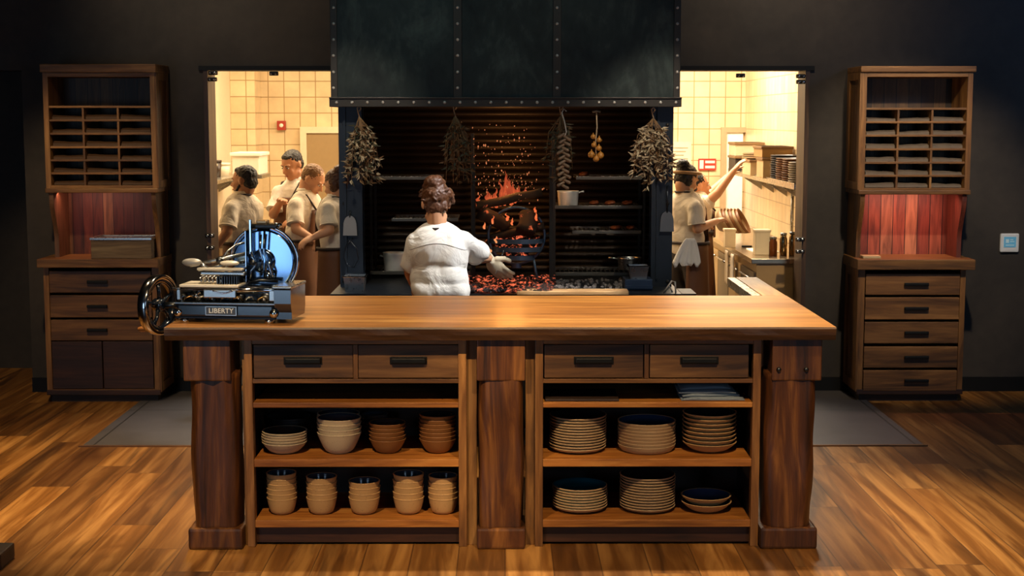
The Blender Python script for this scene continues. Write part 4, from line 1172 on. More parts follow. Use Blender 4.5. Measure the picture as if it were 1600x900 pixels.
# upper frame above base
sb((-0.23, -0.07, 0.092), (0.215, 0.11, 0.13), 'inner_frame', metal('inner_dark', '181a1c', 0.3, 0.8), 0.006)
for i, (x, z, r) in enumerate(((-0.145, 0.118, 0.026), (0.165, 0.105, 0.020), (-0.215, 0.105, 0.018), (0.05, 0.108, 0.013), (-0.07, 0.106, 0.014))):
    MB().lathe([(0, -0.03), (r*0.35, -0.03), (r*0.4, -0.018), (r*0.85, -0.016), (r, -0.010), (r, 0.012)], (x, -0.085, z), 24, 'y').build('gear_knob', ch if i % 2 == 0 else stl, sl, local=True)
    MB().lathe([(0, -0.012), (r*1.25, -0.012), (r*1.25, 0.03)], (x, -0.085, z), 24, 'y').build('gear_collar', M['dark_steel'], sl, local=True)
random.seed(11)
for i in range(7):
    x = -0.2+i*0.055
    MB().tube([(x, -0.10, 0.096), (x+0.012, -0.115, 0.112), (x+0.035, -0.11, 0.118), (x+0.045, -0.10, 0.10)], 0.0045, 8).build('linkage', stl if i % 2 else metal('brass_link', 'a98a5c', 0.25), sl, local=True)
# rails and carriage
for y in (-0.11, 0.02):
    MB().cyl((-0.25, y, 0.148), (0.29, y, 0.148), 0.0085, 16).build('rail', ch, sl, local=True)
sb((0.19, -0.118, 0.10), (0.215, -0.09, 0.155), 'rail_support', stl); sb((-0.23, -0.118, 0.10), (-0.212, -0.09, 0.155), 'rail_support', stl)
sb((-0.105, -0.128, 0.112), (0.045, -0.118, 0.150), 'carriage_front', stl, 0.006)
MB().tube([(-0.06+0.09*k/10, -0.131, 0.146-0.012*math.sin(PI*k/10)) for k in range(11)], 0.0035, 8).build('carriage_lip', ch, sl, local=True)
sb((-0.215, -0.125, 0.158), (0.055, 0.03, 0.170), 'carriage_table', metal('pale_table', 'e2d8c6', 0.3, 0.15), 0.004)
cg = MB()
for i in range(9): cg.box((-0.05+i*0.011, -0.10, 0.170), (-0.046+i*0.011, 0.0, 0.205))
cg.build('ribbed_plate', M['dark_steel'], sl, local=True)
sb((-0.14, -0.06, 0.205), (0.065, -0.02, 0.222), 'press_bar', stl, 0.005)
sb((-0.15, -0.075, 0.228), (0.06, -0.045, 0.240), 'press_bar', metal('pale_bar', 'd8cfbd', 0.3, 0.2), 0.005)
for p0, p1, r in (((-0.19, -0.05, 0.246), (0.06, 0.0, 0.300), 0.008), ((-0.16, -0.02, 0.225), (0.05, 0.02, 0.262), 0.007), ((-0.05, 0.01, 0.17), (-0.03, 0.01, 0.30), 0.007), ((-0.13, -0.03, 0.17), (-0.13, -0.03, 0.235), 0.008)):
    MB().cyl(p0, p1, r, 12).build('press_rod', stl, sl, local=True)
MB().ell((-0.06, -0.02, 0.27), (0.020, 0.02, 0.016)).build('clamp_knob', M['dark_steel'], sl, local=True)
MB().ell((0.0, -0.07, 0.262), (0.045, 0.018, 0.012)).build('push_grip', metal('pale_grip', 'e4dccb', 0.3, 0.2), sl, local=True)
MB().tube([(-0.05, -0.01, 0.28), (-0.03, 0.0, 0.31), (0.0, 0.02, 0.335), (0.04, 0.03, 0.345)], 0.005, 10).build('curved_arm', stl, sl, local=True)
MB().ell((-0.175, -0.06, 0.262), (0.047, 0.018, 0.019)).build('grip_handle', metal('grip_grey', 'a5a29c', 0.45, 0.4), sl, local=True)
MB().tube([(-0.135, -0.06, 0.258), (-0.12, -0.055, 0.245), (-0.10, -0.05, 0.232)], 0.008, 10).build('grip_stem', stl, sl, local=True)
for i in range(6):
    x = -0.135+i*0.018
    MB().tube([(x, -0.09, 0.170), (x+0.014, -0.095, 0.182), (x+0.004, -0.09, 0.196), (x+0.02, -0.085, 0.205)], 0.004, 8).build('spike_link', stl, sl, local=True)
# blade
bx, bz, br_ = 0.122, 0.262, 0.148
MB().lathe([(0, -0.012), (0.045, -0.012), (0.050, -0.010), (0.052, -0.0035), (0.056, -0.0030), (0.060, -0.0029), (br_*0.90, -0.0012), (br_*0.92, -0.001), (br_*0.925, -0.0005), (br_, 0.004), (br_*0.9, 0.008), (0, 0.010)], (bx, 0.045, bz), 64, 'y').build('blade', metal('blade_mirror', '8db0d8', 0.14, 1.0, 9, 0.45), sl, local=True)  # mottled blue in the metal colour stands in for uneven reflections
pts = [(bx+(br_+0.007)*math.cos(a), 0.055, bz+(br_+0.007)*math.sin(a)) for a in [PI*1.75+PI*1.3*k/40 for k in range(41)]]
MB().tube(pts, 0.006, 10).build('blade_guard', ch, sl, local=True)
pts = [(bx+(br_+0.004)*math.cos(a), 0.07, bz+(br_+0.004)*math.sin(a)) for a in [PI*0.45+PI*0.55*k/20 for k in range(21)]]
MB().tube(pts, 0.010, 10).build('blade_cover', en, sl, local=True)
sb((0.07, 0.0, 0.410), (0.20, 0.09, 0.432), 'sharpener_cap', metal('cap_black', '151515', 0.3, 0.5), 0.006)
sb((0.10, 0.01, 0.432), (0.15, 0.06, 0.448), 'sharpener_top', metal('cap_tan', '9a8262', 0.3, 0.7), 0.005)
for sx in (0.19, 0.205): MB().ell((sx, 0.02, 0.425), (0.012, 0.012, 0.012)).build('sharpener_knob', ch, sl, local=True)
# fence plates and uprights in front of the blade
fm = metal('fence_steel', 'b4c4d6', 0.12)
sb((0.058, -0.03, 0.17), (0.066, 0.035, 0.405), 'fence_plate', fm, 0.003)
sb((0.080, -0.035, 0.30), (0.092, -0.02, 0.455), 'fence_upright', fm, 0.003)
MB().tube([(0.086, -0.03, 0.31), (0.094, -0.03, 0.285), (0.106, -0.03, 0.27), (0.104, -0.03, 0.245), (0.086, -0.03, 0.225), (0.084, -0.03, 0.18)], 0.006, 10).build('fence_bend', fm, sl, local=True)
MB().lathe([(0, -0.012), (0.012, -0.012), (0.014, 0.0)], (0.096, -0.03, 0.262), 16, 'y').build('pivot_boss', M['dark_steel'], sl, local=True)
for x0, z0, z1 in ((0.125, 0.20, 0.385), (0.142, 0.18, 0.40), (0.165, 0.19, 0.27)):
    MB().tube([(x0, 0.0, z0), (x0+0.006, 0.0, (z0+z1)/2-0.02), (x0-0.006, 0.0, (z0+z1)/2+0.02), (x0, 0.0, z1)], 0.0055, 10).build('fence_rod', fm, sl, local=True)
MB().lathe([(0, -0.03), (0.018, -0.028), (0.026, -0.01), (0.026, 0.0)], (0.152, 0.03, 0.20), 20, 'y').build('blade_knob', ch, sl, local=True)
MB().tube([(0.07, -0.02, 0.172), (0.12, -0.01, 0.182), (0.2, 0.0, 0.176)], 0.008, 10).build('lower_guard', M['dark_steel'], sl, local=True)
# flywheel
wc = Vector((-0.345, -0.03, 0.066)); wr = 0.132
fw = bpy.data.objects.new('flywheel', None)
W3 = Matrix.Rotation(math.radians(-14), 3, 'Z')
def wv(x, a, r): return wc + W3 @ Vector((x, r*math.cos(a), r*math.sin(a)))
rings_ = []
for k in range(64):
    a = 2*PI*k/64
    rings_.append([wv(-0.026, a, wr-0.004), wv(-0.020, a, wr+0.004), wv(0.018, a, wr+0.004), wv(0.024, a, wr-0.004), wv(0.020, a, wr-0.018), wv(-0.022, a, wr-0.018)])
whl = MB().rings(rings_, False, True).build('flywheel_rim', metal('rim_chrome', 'c9cbd0', 0.12), sl, local=True, smooth=True)
rings_ = []
for k in range(64):
    a = 2*PI*k/64
    rings_.append([wv(-0.016, a, wr-0.016), wv(0.020, a, wr-0.016), wv(0.014, a, wr-0.034), wv(-0.012, a, wr-0.034)])
MB().rings(rings_, False, True).build('inner_rim', en, whl, local=True, smooth=True)
for k in range(5):
    a = 2*PI*k/5+0.3
    MB().tube([wv(0.004, a, 0.02), wv(0.008, a+0.18, 0.06), wv(0.004, a+0.1, 0.105)], [0.012, 0.008, 0.011], 10).build('spoke', en, whl, local=True)
MB().tube([wv(-0.03, 0, 0), wv(-0.02, 0, 0), wv(0.02, 0, 0), wv(0.03, 0, 0)], [0.018, 0.028, 0.028, 0.018], 20).build('hub', en, whl, local=True)
MB().tube([wv(0.03, 0, 0), Vector((-0.24, 0.0, 0.062))], 0.014, 14).build('axle', M['dark_steel'], whl, local=True)
MB().tube([wv(-0.026, -1.9, 0.115), wv(-0.045, -1.9, 0.115), wv(-0.07, -1.9, 0.116), wv(-0.085, -1.9, 0.116)], [0.006, 0.011, 0.013, 0.008], 14).build('crank_handle', plain('handle_wood', 'b7753a', 0.3), whl, local=True)
bpy.data.objects.remove(fw)

# ================================================================== PEOPLE
SK = {'light': plain('skin_light', 'd39a72', 0.5, 12, 0.12), 'mid': plain('skin_mid', 'b87f58', 0.5, 12, 0.12)}
def shirt_mat(name, col):
    q = N(name); v = q.coords((1, 1, 1), False); n = q.noise(v, 7, 4, 0.8)
    q.set(lin(col), 0.8); q.bump(n, 0.6, 0.03); return q.m
SH = shirt_mat('white_cotton', 'e2dbcf'); SHK = shirt_mat('cream_cotton', 'ddd0ba')
APR = plain('brown_apron_leather', '6a3f1c', 0.6, 9, 0.4, 0.2); TRO = plain('dark_trousers', '2a2018', 0.8)
HAIR = {'dark': plain('dark_brown_hair', '1c120c', 0.55, 60, 0.5, 0.6), 'blond': plain('blond_hair', '8a6238', 0.55, 60, 0.4, 0.5), 'auburn': plain('auburn_hair', '5c3519', 0.5, 60, 0.5, 0.8)}
STR = plain('apron_strap', '2b1c14', 0.7); EYE = plain('eye_white', 'd8d0c8', 0.2); PUP = plain('iris_dark', '1a0f0a', 0.2); LIP = plain('lips', '9a5a4a', 0.5)
def frame(f, u=Vector((0, 0, 1))):
    f = Vector(f).normalized(); r = f.cross(u).normalized(); u2 = r.cross(f).normalized()
    return r, f, u2, Matrix((r, f, u2)).transposed()
def hand(mb, wr, d, pn, side, curl=0.5, s=1.0, grow=0.0):
    d = d.normalized(); pn = (pn-d*pn.dot(d)).normalized(); ac = d.cross(pn).normalized()*side
    R = Matrix((ac, d, pn)).transposed()
    mb.cap(wr-d*0.02, 0.024*s+grow, wr+d*0.02*s, 0.022*s+grow, 10)
    mb.ell(wr+d*0.048*s, (0.040*s+grow, 0.048*s+grow, 0.017*s+grow), R, 14)
    for i, (off, L) in enumerate(((0.030, 0.068), (0.011, 0.077), (-0.009, 0.072), (-0.027, 0.056))):
        p = wr+d*(0.085-0.006*abs(i-1))*s+ac*off*s; dd = (d+ac*off*3).normalized(); ang = 0
        mb.cap(p-dd*0.03*s, 0.010*s+grow, p, 0.010*s+grow, 8)
        for k, fr in enumerate((0.44, 0.31, 0.25)):
            ang = curl*(0.6+0.55*k+0.08*i)
            v = (dd*math.cos(ang)+pn*math.sin(ang)).normalized(); p2 = p+v*L*fr*s
            mb.cap(p, (0.0095-0.0008*k)*s+grow, p2, (0.0087-0.0008*k)*s+grow, 8); p = p2
    p = wr+d*0.025*s+ac*0.03*s; v = (d*0.6+ac*0.75+pn*0.25).normalized(); p2 = p+v*0.036*s
    mb.cap(p, 0.013*s+grow, p2, 0.011*s+grow, 8); v = (d*0.85+ac*0.3+pn*0.45).normalized(); mb.cap(p2, 0.011*s+grow, p2+v*0.03*s, 0.0088*s+grow, 8)
def human(label, facing, hc, hd, nb, sL, sR, eL, wL, eR, wR, pel, hair, skin='mid', shirt=SHK, hfn=None, beard=False, bib=True, sleeve=0.75, hs=1.0, glove=None,
          hdL=None, hdR=None, apron=True, curl=0.6, vox=0.007, feet=None, bw=1.0, adz=0.0, wr=0.022):
    r, f, u, R = frame((facing[0], facing[1], 0))
    t = thing('person', label, 'person', (pel.x, pel.y, 0))
    sk = SK[skin]
    hr, hf, hu, HR = frame(hd)
    b = MB()
    # head
    H = lambda x, y, z: hc+(hr*x+hf*y+hu*z)*hs
    b.ell(H(0, -0.012, 0.028), (0.074*hs, 0.092*hs, 0.086*hs), HR, 20); b.ell(H(0, 0.026, -0.03), (0.056*hs, 0.062*hs, 0.080*hs), HR, 16)
    b.ell(H(0, 0.058, -0.088), (0.026*hs, 0.024*hs, 0.022*hs), HR, 12)
    for s in (-1, 1):
        b.ell(H(s*0.034, 0.058, -0.03), (0.022*hs, 0.02*hs, 0.026*hs), HR, 10)     # cheek
        b.ell(H(s*0.076, -0.012, 0.0), (0.010*hs, 0.018*hs, 0.030*hs), HR, 10)     # ear
        b.ell(H(s*0.028, 0.072, 0.024), (0.024*hs, 0.012*hs, 0.009*hs), HR, 10)    # brow
        b.cap(H(s*0.045, -0.005, -0.07), 0.022*hs, H(s*0.012, 0.052, -0.092), 0.018*hs, 8)  # jaw line
    b.cap(H(0, 0.080, 0.012), 0.009*hs, H(0, 0.104, -0.026), 0.0125*hs, 8); b.ell(H(0, 0.092, -0.030), (0.018*hs, 0.012*hs, 0.009*hs), HR, 8)
    b.ell(H(0, 0.080, -0.055), (0.024*hs, 0.012*hs, 0.007*hs), HR, 8); b.ell(H(0, 0.078, -0.066), (0.020*hs, 0.012*hs, 0.008*hs), HR, 8)
    b.cap(H(0, -0.03, -0.05), 0.055, nb, 0.060, 14)
    # torso
    ch_ = nb.lerp(pel, 0.34)+f*0.005; ab = nb.lerp(pel, 0.68); sh = (sL+sR)/2
    tu = (nb-pel).normalized(); TR = Matrix((r, tu.cross(r).normalized()*1, tu)).transposed()
    b.ell(ch_, (0.150*bw, 0.105*bw, 0.18), TR, 20); b.ell(ab, (0.130*bw, 0.095*bw, 0.15), TR, 20); b.ell(pel, (0.155*bw, 0.110*bw, 0.12), TR, 20)
    b.cap(nb-tu*0.04, 0.055, sL.lerp(nb, 0.15), 0.05, 12); b.cap(nb-tu*0.04, 0.055, sR.lerp(nb, 0.15), 0.05, 12)
    for s_, e_, w_, sd, hd_ in ((sL, eL, wL, -1, hdL), (sR, eR, wR, 1, hdR)):
        b.cap(s_, 0.052, e_, 0.038, 12); b.cap(e_, 0.039, w_, 0.026, 12)
        d = Vector(hd_) if hd_ is not None else (w_-e_)
        pn = (f*0.4-Vector((0, 0, 1))*0.8)
        if not (glove and sd == glove[0]): hand(b, w_, d, pn, sd, curl)
    # legs
    for s in (-1, 1):
        hip = pel+r*0.085*s-Vector((0, 0, 0.04)); hl = hip.z
        kn = Vector((hip.x, hip.y, 0))+r*0.02*s+f*0.04+Vector((0, 0, hl*0.53)); an = Vector((pel.x, pel.y, 0.08))+r*0.10*s-f*0.02
        b.cap(hip, 0.085*bw, kn, 0.056, 14); b.cap(kn, 0.056, an, 0.038, 12)
    body = b.build('body', sk, t, voxel=vox)
    # eyes, brows, lips
    if hd[1] < 0.55:
        e = MB(); p_ = MB(); br = MB()
        for s in (-1, 1):
            e.ell(H(s*0.029, 0.076, 0.004), (0.0095*hs, 0.0095*hs, 0.006*hs), HR, 10); p_.ell(H(s*0.029, 0.0835, 0.004), (0.0048*hs,)*3, HR, 8)
            br.cap(H(s*0.014, 0.086, 0.022), 0.0035, H(s*0.044, 0.074, 0.026), 0.003, 6)
        e.build('eyes', EYE, t); p_.build('irises', PUP, t); br.build('eyebrows', HAIR[hair], t)
        MB().ell(H(0, 0.089, -0.060), (0.020*hs, 0.006*hs, 0.006*hs), HR, 10).build('lips', LIP, t)
    # hair
    h = MB(); hfn(h, H, HR, hs) if hfn else None
    h.build('hair', HAIR[hair], t, voxel=0.0055, disp=(0.012, 0.012), nsm=2)
    if beard:
        bd = MB(); bd.ell(H(0, 0.050, -0.082), (0.043*hs, 0.042*hs, 0.030*hs), HR, 14)
        for s in (-1, 1): bd.cap(H(s*0.058, 0.01, -0.03), 0.009*hs, H(s*0.04, 0.045, -0.075), 0.015*hs, 8)
        bd.build('beard', HAIR[hair], t, voxel=0.0055, disp=(0.006, 0.012), nsm=2)
    # shirt
    g = 0.016; s1 = MB()
    s1.ell(ch_+tu*0.01, (0.158*bw+g, 0.112*bw+g, 0.175+g), TR, 20); s1.ell(ab, (0.145*bw+g, 0.108*bw+g, 0.16+g), TR, 20); s1.ell(pel+tu*0.06, (0.155*bw+g, 0.115*bw+g, 0.09), TR, 20)
    s1.cap(nb-tu*0.045, 0.062, sL.lerp(nb, 0.1), 0.058, 12); s1.cap(nb-tu*0.045, 0.062, sR.lerp(nb, 0.1), 0.058, 12)
    for s_, e_ in ((sL, eL), (sR, eR)):
        s1.cap(s_, 0.062, s_.lerp(e_, 0.45), 0.062, 12)
        a = s_.lerp(e_, 0.2); c = s_.lerp(e_, sleeve+0.05)
        s1.tube([a, s_.lerp(e_, 0.5), c], [0.060, 0.062, 0.066], 16)
    s1.build('shirt', shirt, t, voxel=0.009, disp=(wr, 0.11), nsm=3)
    for s_, e_ in ((sL, eL), (sR, eR)):
        c0, c1 = s_.lerp(e_, sleeve+0.0), s_.lerp(e_, sleeve+0.055)
        MB().tube([c0, c1], [0.0675, 0.0685], 20).build('sleeve_hem', shirt, t)
    # collar: a folded band around the neck
    cr, cf, cu_, CRm = frame((facing[0], facing[1], 0), tu)
    nc = nb+tu*0.026; rings_ = []
    for k in range(28):
        a = 2*PI*k/28; rr_ = 0.060
        bs = Vector((cr*math.cos(a)+cf*math.sin(a)*0.95)); dn = 0.014 if math.sin(a) > 0.6 else 0
        rings_.append([nc+bs*(rr_)+tu*(0.022-dn), nc+bs*(rr_+0.007)+tu*(0.024-dn), nc+bs*(rr_+0.018)-tu*(0.012+dn), nc+bs*(rr_+0.010)-tu*(0.014+dn)])
    MB().rings(rings_, False, True).build('collar', shirt, t)
    # trousers
    tr = MB()
    tr.ell(pel, (0.165*bw, 0.120*bw, 0.12), TR, 18)
    for s in (-1, 1):
        hip = pel+r*0.085*s-Vector((0, 0, 0.04)); hl = hip.z
        kn = Vector((hip.x, hip.y, 0))+r*0.02*s+f*0.04+Vector((0, 0, hl*0.53)); an = Vector((pel.x, pel.y, 0.06))+r*0.10*s-f*0.02
        tr.cap(hip, 0.098*bw, kn, 0.074, 14); tr.cap(kn, 0.074, an, 0.060, 12)
    tr.build('trousers', TRO, t, voxel=0.011, disp=(0.012, 0.08))
    for s in (-1, 1):
        an = Vector((pel.x, pel.y, 0.0))+r*0.10*s-f*0.02
        sh_ = MB(); sh_.ell(an+f*0.06+Vector((0, 0, 0.045)), (0.048, 0.135, 0.043), R, 16); sh_.ell(an-f*0.01+Vector((0, 0, 0.06)), (0.045, 0.06, 0.055), R, 12)
        sh_.build('shoe', STR, t, voxel=0.009)
    # apron
    if apron:
        rg = []
        zt_, zb_ = pel.z+0.10+adz, 0.42
        for i in range(9):
            u_ = i/8; z = zt_+(zb_-zt_)*u_; wa = 0.182*bw+0.02*u_; wd = 0.135*bw+0.035*u_
            out, inn = [], []
            for k in range(30):
                a = -0.55*PI/2+(PI+0.55*PI)*k/29
                fl = 1+0.035*math.sin(a*7)*u_
                c = Vector((pel.x, pel.y, z))+(tu*((z-pel.z)) if z > pel.z else Vector((0, 0, 0)))*0
                out.append(c+r*math.cos(a)*wa*fl+f*math.sin(a)*wd*fl); inn.append(c+r*math.cos(a)*(wa*fl-0.006)+f*math.sin(a)*(wd*fl-0.006))
            rg.append(out+inn[::-1])
        MB().rings(rg).build('apron_skirt', APR, t)
        wrap = [pel+Vector((0, 0, 0.095+adz))+r*math.cos(a)*0.188*bw+f*math.sin(a)*0.142*bw for a in [2*PI*k/32 for k in range(32)]]
        MB().tube(wrap, 0.011, 8, True).build('apron_tie', STR, t)
        if bib:
            m_ = MB(); rg = []
            for i in range(8):
                u_ = i/7; c = pel.lerp(nb, 0.15+0.60*u_); wd = 0.128*(1-0.25*u_)
                row = []
                for k in range(9):
                    x = (k/8-0.5)*2*wd; row.append(c+r*x+f*(0.150*bw-0.10*(x/0.2)**2-0.012*u_+0.012))
                row2 = [p-f*0.006 for p in row][::-1]; rg.append(row+row2)
            m_.rings(rg); m_.build('apron_bib', APR, t)
        a0 = nb.lerp(pel, 0.25)
        st_ = [a0+f*0.142*bw-r*0.07, nb-r*0.085+f*0.06+tu*0.00, nb-r*0.072-f*0.03+tu*0.022, nb-f*0.085+tu*0.02, nb+r*0.072-f*0.03+tu*0.022, nb+r*0.085+f*0.06, a0+f*0.142*bw+r*0.07]
        MB().tube(st_, 0.008, 8).build('neck_strap', STR, t)
    if glove:
        gd, w_, d = glove[0], (wR if glove[0] == 1 else wL), Vector(glove[1])
        gm = MB(); hand(gm, w_, d, Vector((0.35, 1, 0.1)), gd, 0.5, 1.25, 0.003)
        gm.build('glove', plain('cream_glove', 'd8c8a8', 0.8, 20, 0.2, 0.2), t, voxel=0.005, nsm=2)
    return t
def short_hair(h, H, HR, s, top=1.0):
    h.ell(H(0, -0.022, 0.044), (0.0765*s, 0.088*s, 0.076*s), HR, 18)
    h.ell(H(0, -0.050, 0.0), (0.070*s, 0.058*s, 0.072*s), HR, 14)
    h.ell(H(0, 0.02, 0.080), (0.054*s, 0.048*s, 0.028*s), HR, 12)
def crop_hair(h, H, HR, s):
    h.ell(H(0, -0.020, 0.040), (0.077*s, 0.090*s, 0.079*s), HR, 18)
    h.ell(H(0, -0.048, 0.005), (0.068*s, 0.056*s, 0.060*s), HR, 14)
def bun_hair(h, H, HR, s):
    crop_hair(h, H, HR, s)
    h.ell(H(0, -0.075, 0.09), (0.055*s, 0.05*s, 0.045*s), HR, 14)
    for s_ in (-1, 1): h.ell(H(s_*0.05, -0.03, 0.0), (0.035*s, 0.05*s, 0.06*s), HR, 10)
def messy_hair(h, H, HR, s):
    h.ell(H(0, -0.028, 0.045), (0.083*s, 0.092*s, 0.088*s), HR, 18)
    h.ell(H(0, -0.055, -0.015), (0.070*s, 0.046*s, 0.062*s), HR, 14)
    rs = random.Random(3)
    for i in range(34):
        a = rs.uniform(0, 2*PI); el = rs.uniform(-0.7, 1.3)
        d = Vector((math.cos(a)*math.cos(el)*0.086, -0.03+math.sin(a)*math.cos(el)*0.088, 0.045+math.sin(el)*0.098))
        if d.y > 0.03: continue
        h.cap(H(*d), 0.013*s, H(d.x*1.06+rs.uniform(-.02, .02), d.y-0.004, d.z+rs.uniform(-0.045, 0.01)), 0.007*s, 8)
    h.ell(H(-0.01, -0.065, 0.115), (0.062*s, 0.055*s, 0.045*s), HR, 14); h.ell(H(0.06, -0.05, 0.055), (0.035*s, 0.04*s, 0.035*s), HR, 12)
    h.cap(H(0.085, -0.03, 0.05), 0.018*s, H(0.10, -0.02, 0.01), 0.012*s, 8)

# the cook at the fire, seen from behind
Yc = 8.55
ck = human('cook in a loose white short-sleeved shirt seen from behind, tending the fire', (0.10, 1), P(681, 320, Yc+0.03), (-0.10, 1, -0.28), P(684, 362, Yc),
      P(652, 381, Yc), P(722, 378, Yc), P(641, 425, Yc+0.05), P(650, 452, Yc+0.22), P(750, 402, Yc+0.18), P(764, 404, Yc+0.40), Vector((X(690, 500, Yc), Yc-0.03, 0.86)),
      'auburn', 'light', SH, messy_hair, bib=False, sleeve=0.78, glove=(1, (0.50, 0.10, -0.62)), apron=True, vox=0.0065, bw=0.98, adz=-0.16, wr=0.010)
# folds of the loose shirt, and its back yoke seam
so = [c for c in ck.children if c.name.startswith('shirt')][0]
cx_ = P(690, 400, Yc).x - ck.location.x
nrm = [v.normal.copy() for v in so.data.vertices]
base_co = [v.co.copy() for v in so.data.vertices]
new_co = []
for co_, nv in zip(base_co, nrm):
    x, z = co_.x-cx_, co_.z
    w_ = max(0.0, min(1.0, (1.30-z)/0.14))
    ph = noise.noise(Vector((x*3, z*3.5, 2.0)))
    f_ = math.sin(x*36+ph*5.0+z*5)*0.5+0.5
    new_co.append(co_+nv*(0.003+((f_**2)*0.018-0.001+0.007*noise.noise(Vector((x*9, co_.y*9, z*7))))*w_))
for v, c_ in zip(so.data.vertices, new_co): v.co = c_
so.data.update()
from mathutils.bvhtree import BVHTree
bv = BVHTree.FromPolygons([v.co for v in so.data.vertices], [tuple(p.vertices) for p in so.data.polygons])
pts = []
for k in range(26):
    u = k/25; tp_ = P(642+88*u, 389-11*math.sin(PI*min(1, u*1.05))*1.0, Yc)-ck.location
    hit = bv.ray_cast(Vector((tp_.x, -1.0, tp_.z)), Vector((0, 1, 0)))
    if hit[0] is not None: pts.append(hit[0])
if len(pts) > 4: MB().tube(pts, 0.0022, 6).build('yoke_seam', plain('seam_shadow_thread', '8a8074', 0.9), ck, local=True)
tag(MB().cap(P(774, 428, 8.93), 0.003, P(787, 392, 8.99), 0.003, 8).build('steel_poker', M['steel']), 'thin steel poker held in the cook\'s gloved right hand', 'poker')  # one thin rod, the poker in the gloved hand

h1 = human('bearded dark-haired person in a cream shirt at the far left, back turned, looking left', (-0.78, 0.62), P(381, 283, 11.2), (-0.92, 0.30, -0.05), P(379, 308, 11.2),
      P(361, 328, 11.05), P(400, 326, 11.38), P(355, 362, 10.98), P(338, 386, 10.95), P(398, 362, 11.5), P(375, 375, 11.55), Vector((X(382, 410, 11.2), 11.22, 0.88)), 'dark', 'mid', SHK, short_hair, beard=True)
h2 = human('tall dark-haired person in a white shirt and brown bib apron looking down to the left', (-0.45, -0.9), P(456, 258, 11.95), (-0.55, -0.75, -0.35), P(461, 285, 12.0),
      P(484, 300, 11.98), P(436, 302, 11.95), P(486, 335, 11.9), P(462, 342, 11.75), P(427, 335, 11.85), P(437, 318, 11.68), Vector((X(460, 400, 12.0), 12.02, 0.93)), 'dark', 'mid', SH, short_hair)
h3 = human('blond person in a white polo and dark apron strap bending over to the right', (0.85, -0.35), P(489, 281, 11.45), (0.72, -0.25, -0.55), P(477, 304, 11.45),
      P(490, 318, 11.66), P(462, 322, 11.3), P(500, 352, 11.62), P(515, 368, 11.5), P(462, 358, 11.22), P(484, 370, 11.15), Vector((X(472, 405, 11.45), 11.45, 0.88)), 'blond', 'light', SHK, crop_hair)
h4 = human('auburn-haired person in a cream shirt partly hidden behind the left hearth column', (-0.8, 0.5), P(524, 289, 10.95), (-0.75, 0.55, -0.25), P(525, 312, 10.95),
      P(512, 328, 10.78), P(545, 326, 11.1), P(514, 360, 10.72), P(492, 370, 10.70), P(535, 362, 11.2), P(512, 372, 11.15), Vector((X(530, 410, 10.95), 10.97, 0.86)), 'auburn', 'light', SHK, bun_hair)
h5 = human('person with a headband and cream shirt, back half turned, working at the right kitchen counter', (0.8, 0.55), P(1073, 281, 11.2), (0.75, 0.55, -0.35), P(1070, 304, 11.2),
      P(1058, 324, 11.4), P(1086, 326, 11.02), P(1062, 355, 11.6), P(1092, 352, 11.75), P(1090, 357, 11.0), P(1118, 346, 11.15), Vector((X(1073, 400, 11.2), 11.2, 0.88)), 'dark', 'light', SHK, bun_hair)
h6 = human('person behind the headbanded one stretching both arms up to the right shelf', (0.95, 0.1), P(1091, 291, 12.0), (0.9, 0.25, 0.1), P(1088, 312, 12.0),
      P(1086, 326, 12.2), P(1092, 328, 11.85), P(1112, 300, 12.3), P(1138, 275, 12.35), P(1120, 303, 11.8), P(1146, 268, 11.85), Vector((X(1086, 400, 12.0), 12.0, 0.9)), 'dark', 'light', SHK, crop_hair, sleeve=0.5, curl=0.35)
# headband
hc = P(1073, 281, 11.2); hr, hf, hu, HR = frame((0.75, 0.55, -0.35))
pts = [hc+hr*math.cos(a)*0.085+hf*(math.sin(a)*0.104-0.015)+hu*(0.05+0.03*math.sin(a)) for a in [2*PI*k/28 for k in range(28)]]
MB().tube(pts, 0.012, 8, True).build('headband', plain('tan_headband', 'b08a5c', 0.8), h5)
# towel hanging at the waist of person five
mb = MB(); rr = []
base_ = P(1078, 372, 10.98); lo = P(1072, 414, 10.98)
for i in range(12):
    u = i/11; c = base_.lerp(lo, u)+Vector((0, -0.03, 0)); wd = 0.03+0.075*u**0.7
    a = []
    for k in range(13):
        x = (k/12-0.5)*2; a.append(c+Vector((x*wd, -0.02*math.sin(k*1.6)*u+0.005, -0.02*abs(x)*u if k % 3 else 0.02*u)))
    rr.append(a+[p+Vector((0, 0.008, 0)) for p in a[::-1]])
mb.rings(rr)
tag(mb.build('waist_towel', SH), 'crumpled white towel tucked at the waist of the headbanded person', 'towel')

# ================================================================== KITCHEN LEFT
# fire alarm call point
p = P(440, 196, KB-0.02); t = thing('fire_alarm', 'small red call point with a white button on the left kitchen tiles', 'alarm', (p.x, KB-0.015, p.z))
MB().box((-0.042, -0.03, -0.045), (0.042, 0.0, 0.045), 0.006).build('alarm_box', plain('alarm_red', 'a5301e', 0.4), t, local=True)
MB().lathe([(0, -0.036), (0.018, -0.036), (0.02, -0.03)], (0, 0, 0), 16, 'y').build('alarm_button', plain('alarm_white', 'eee2d0', 0.4), t, local=True)
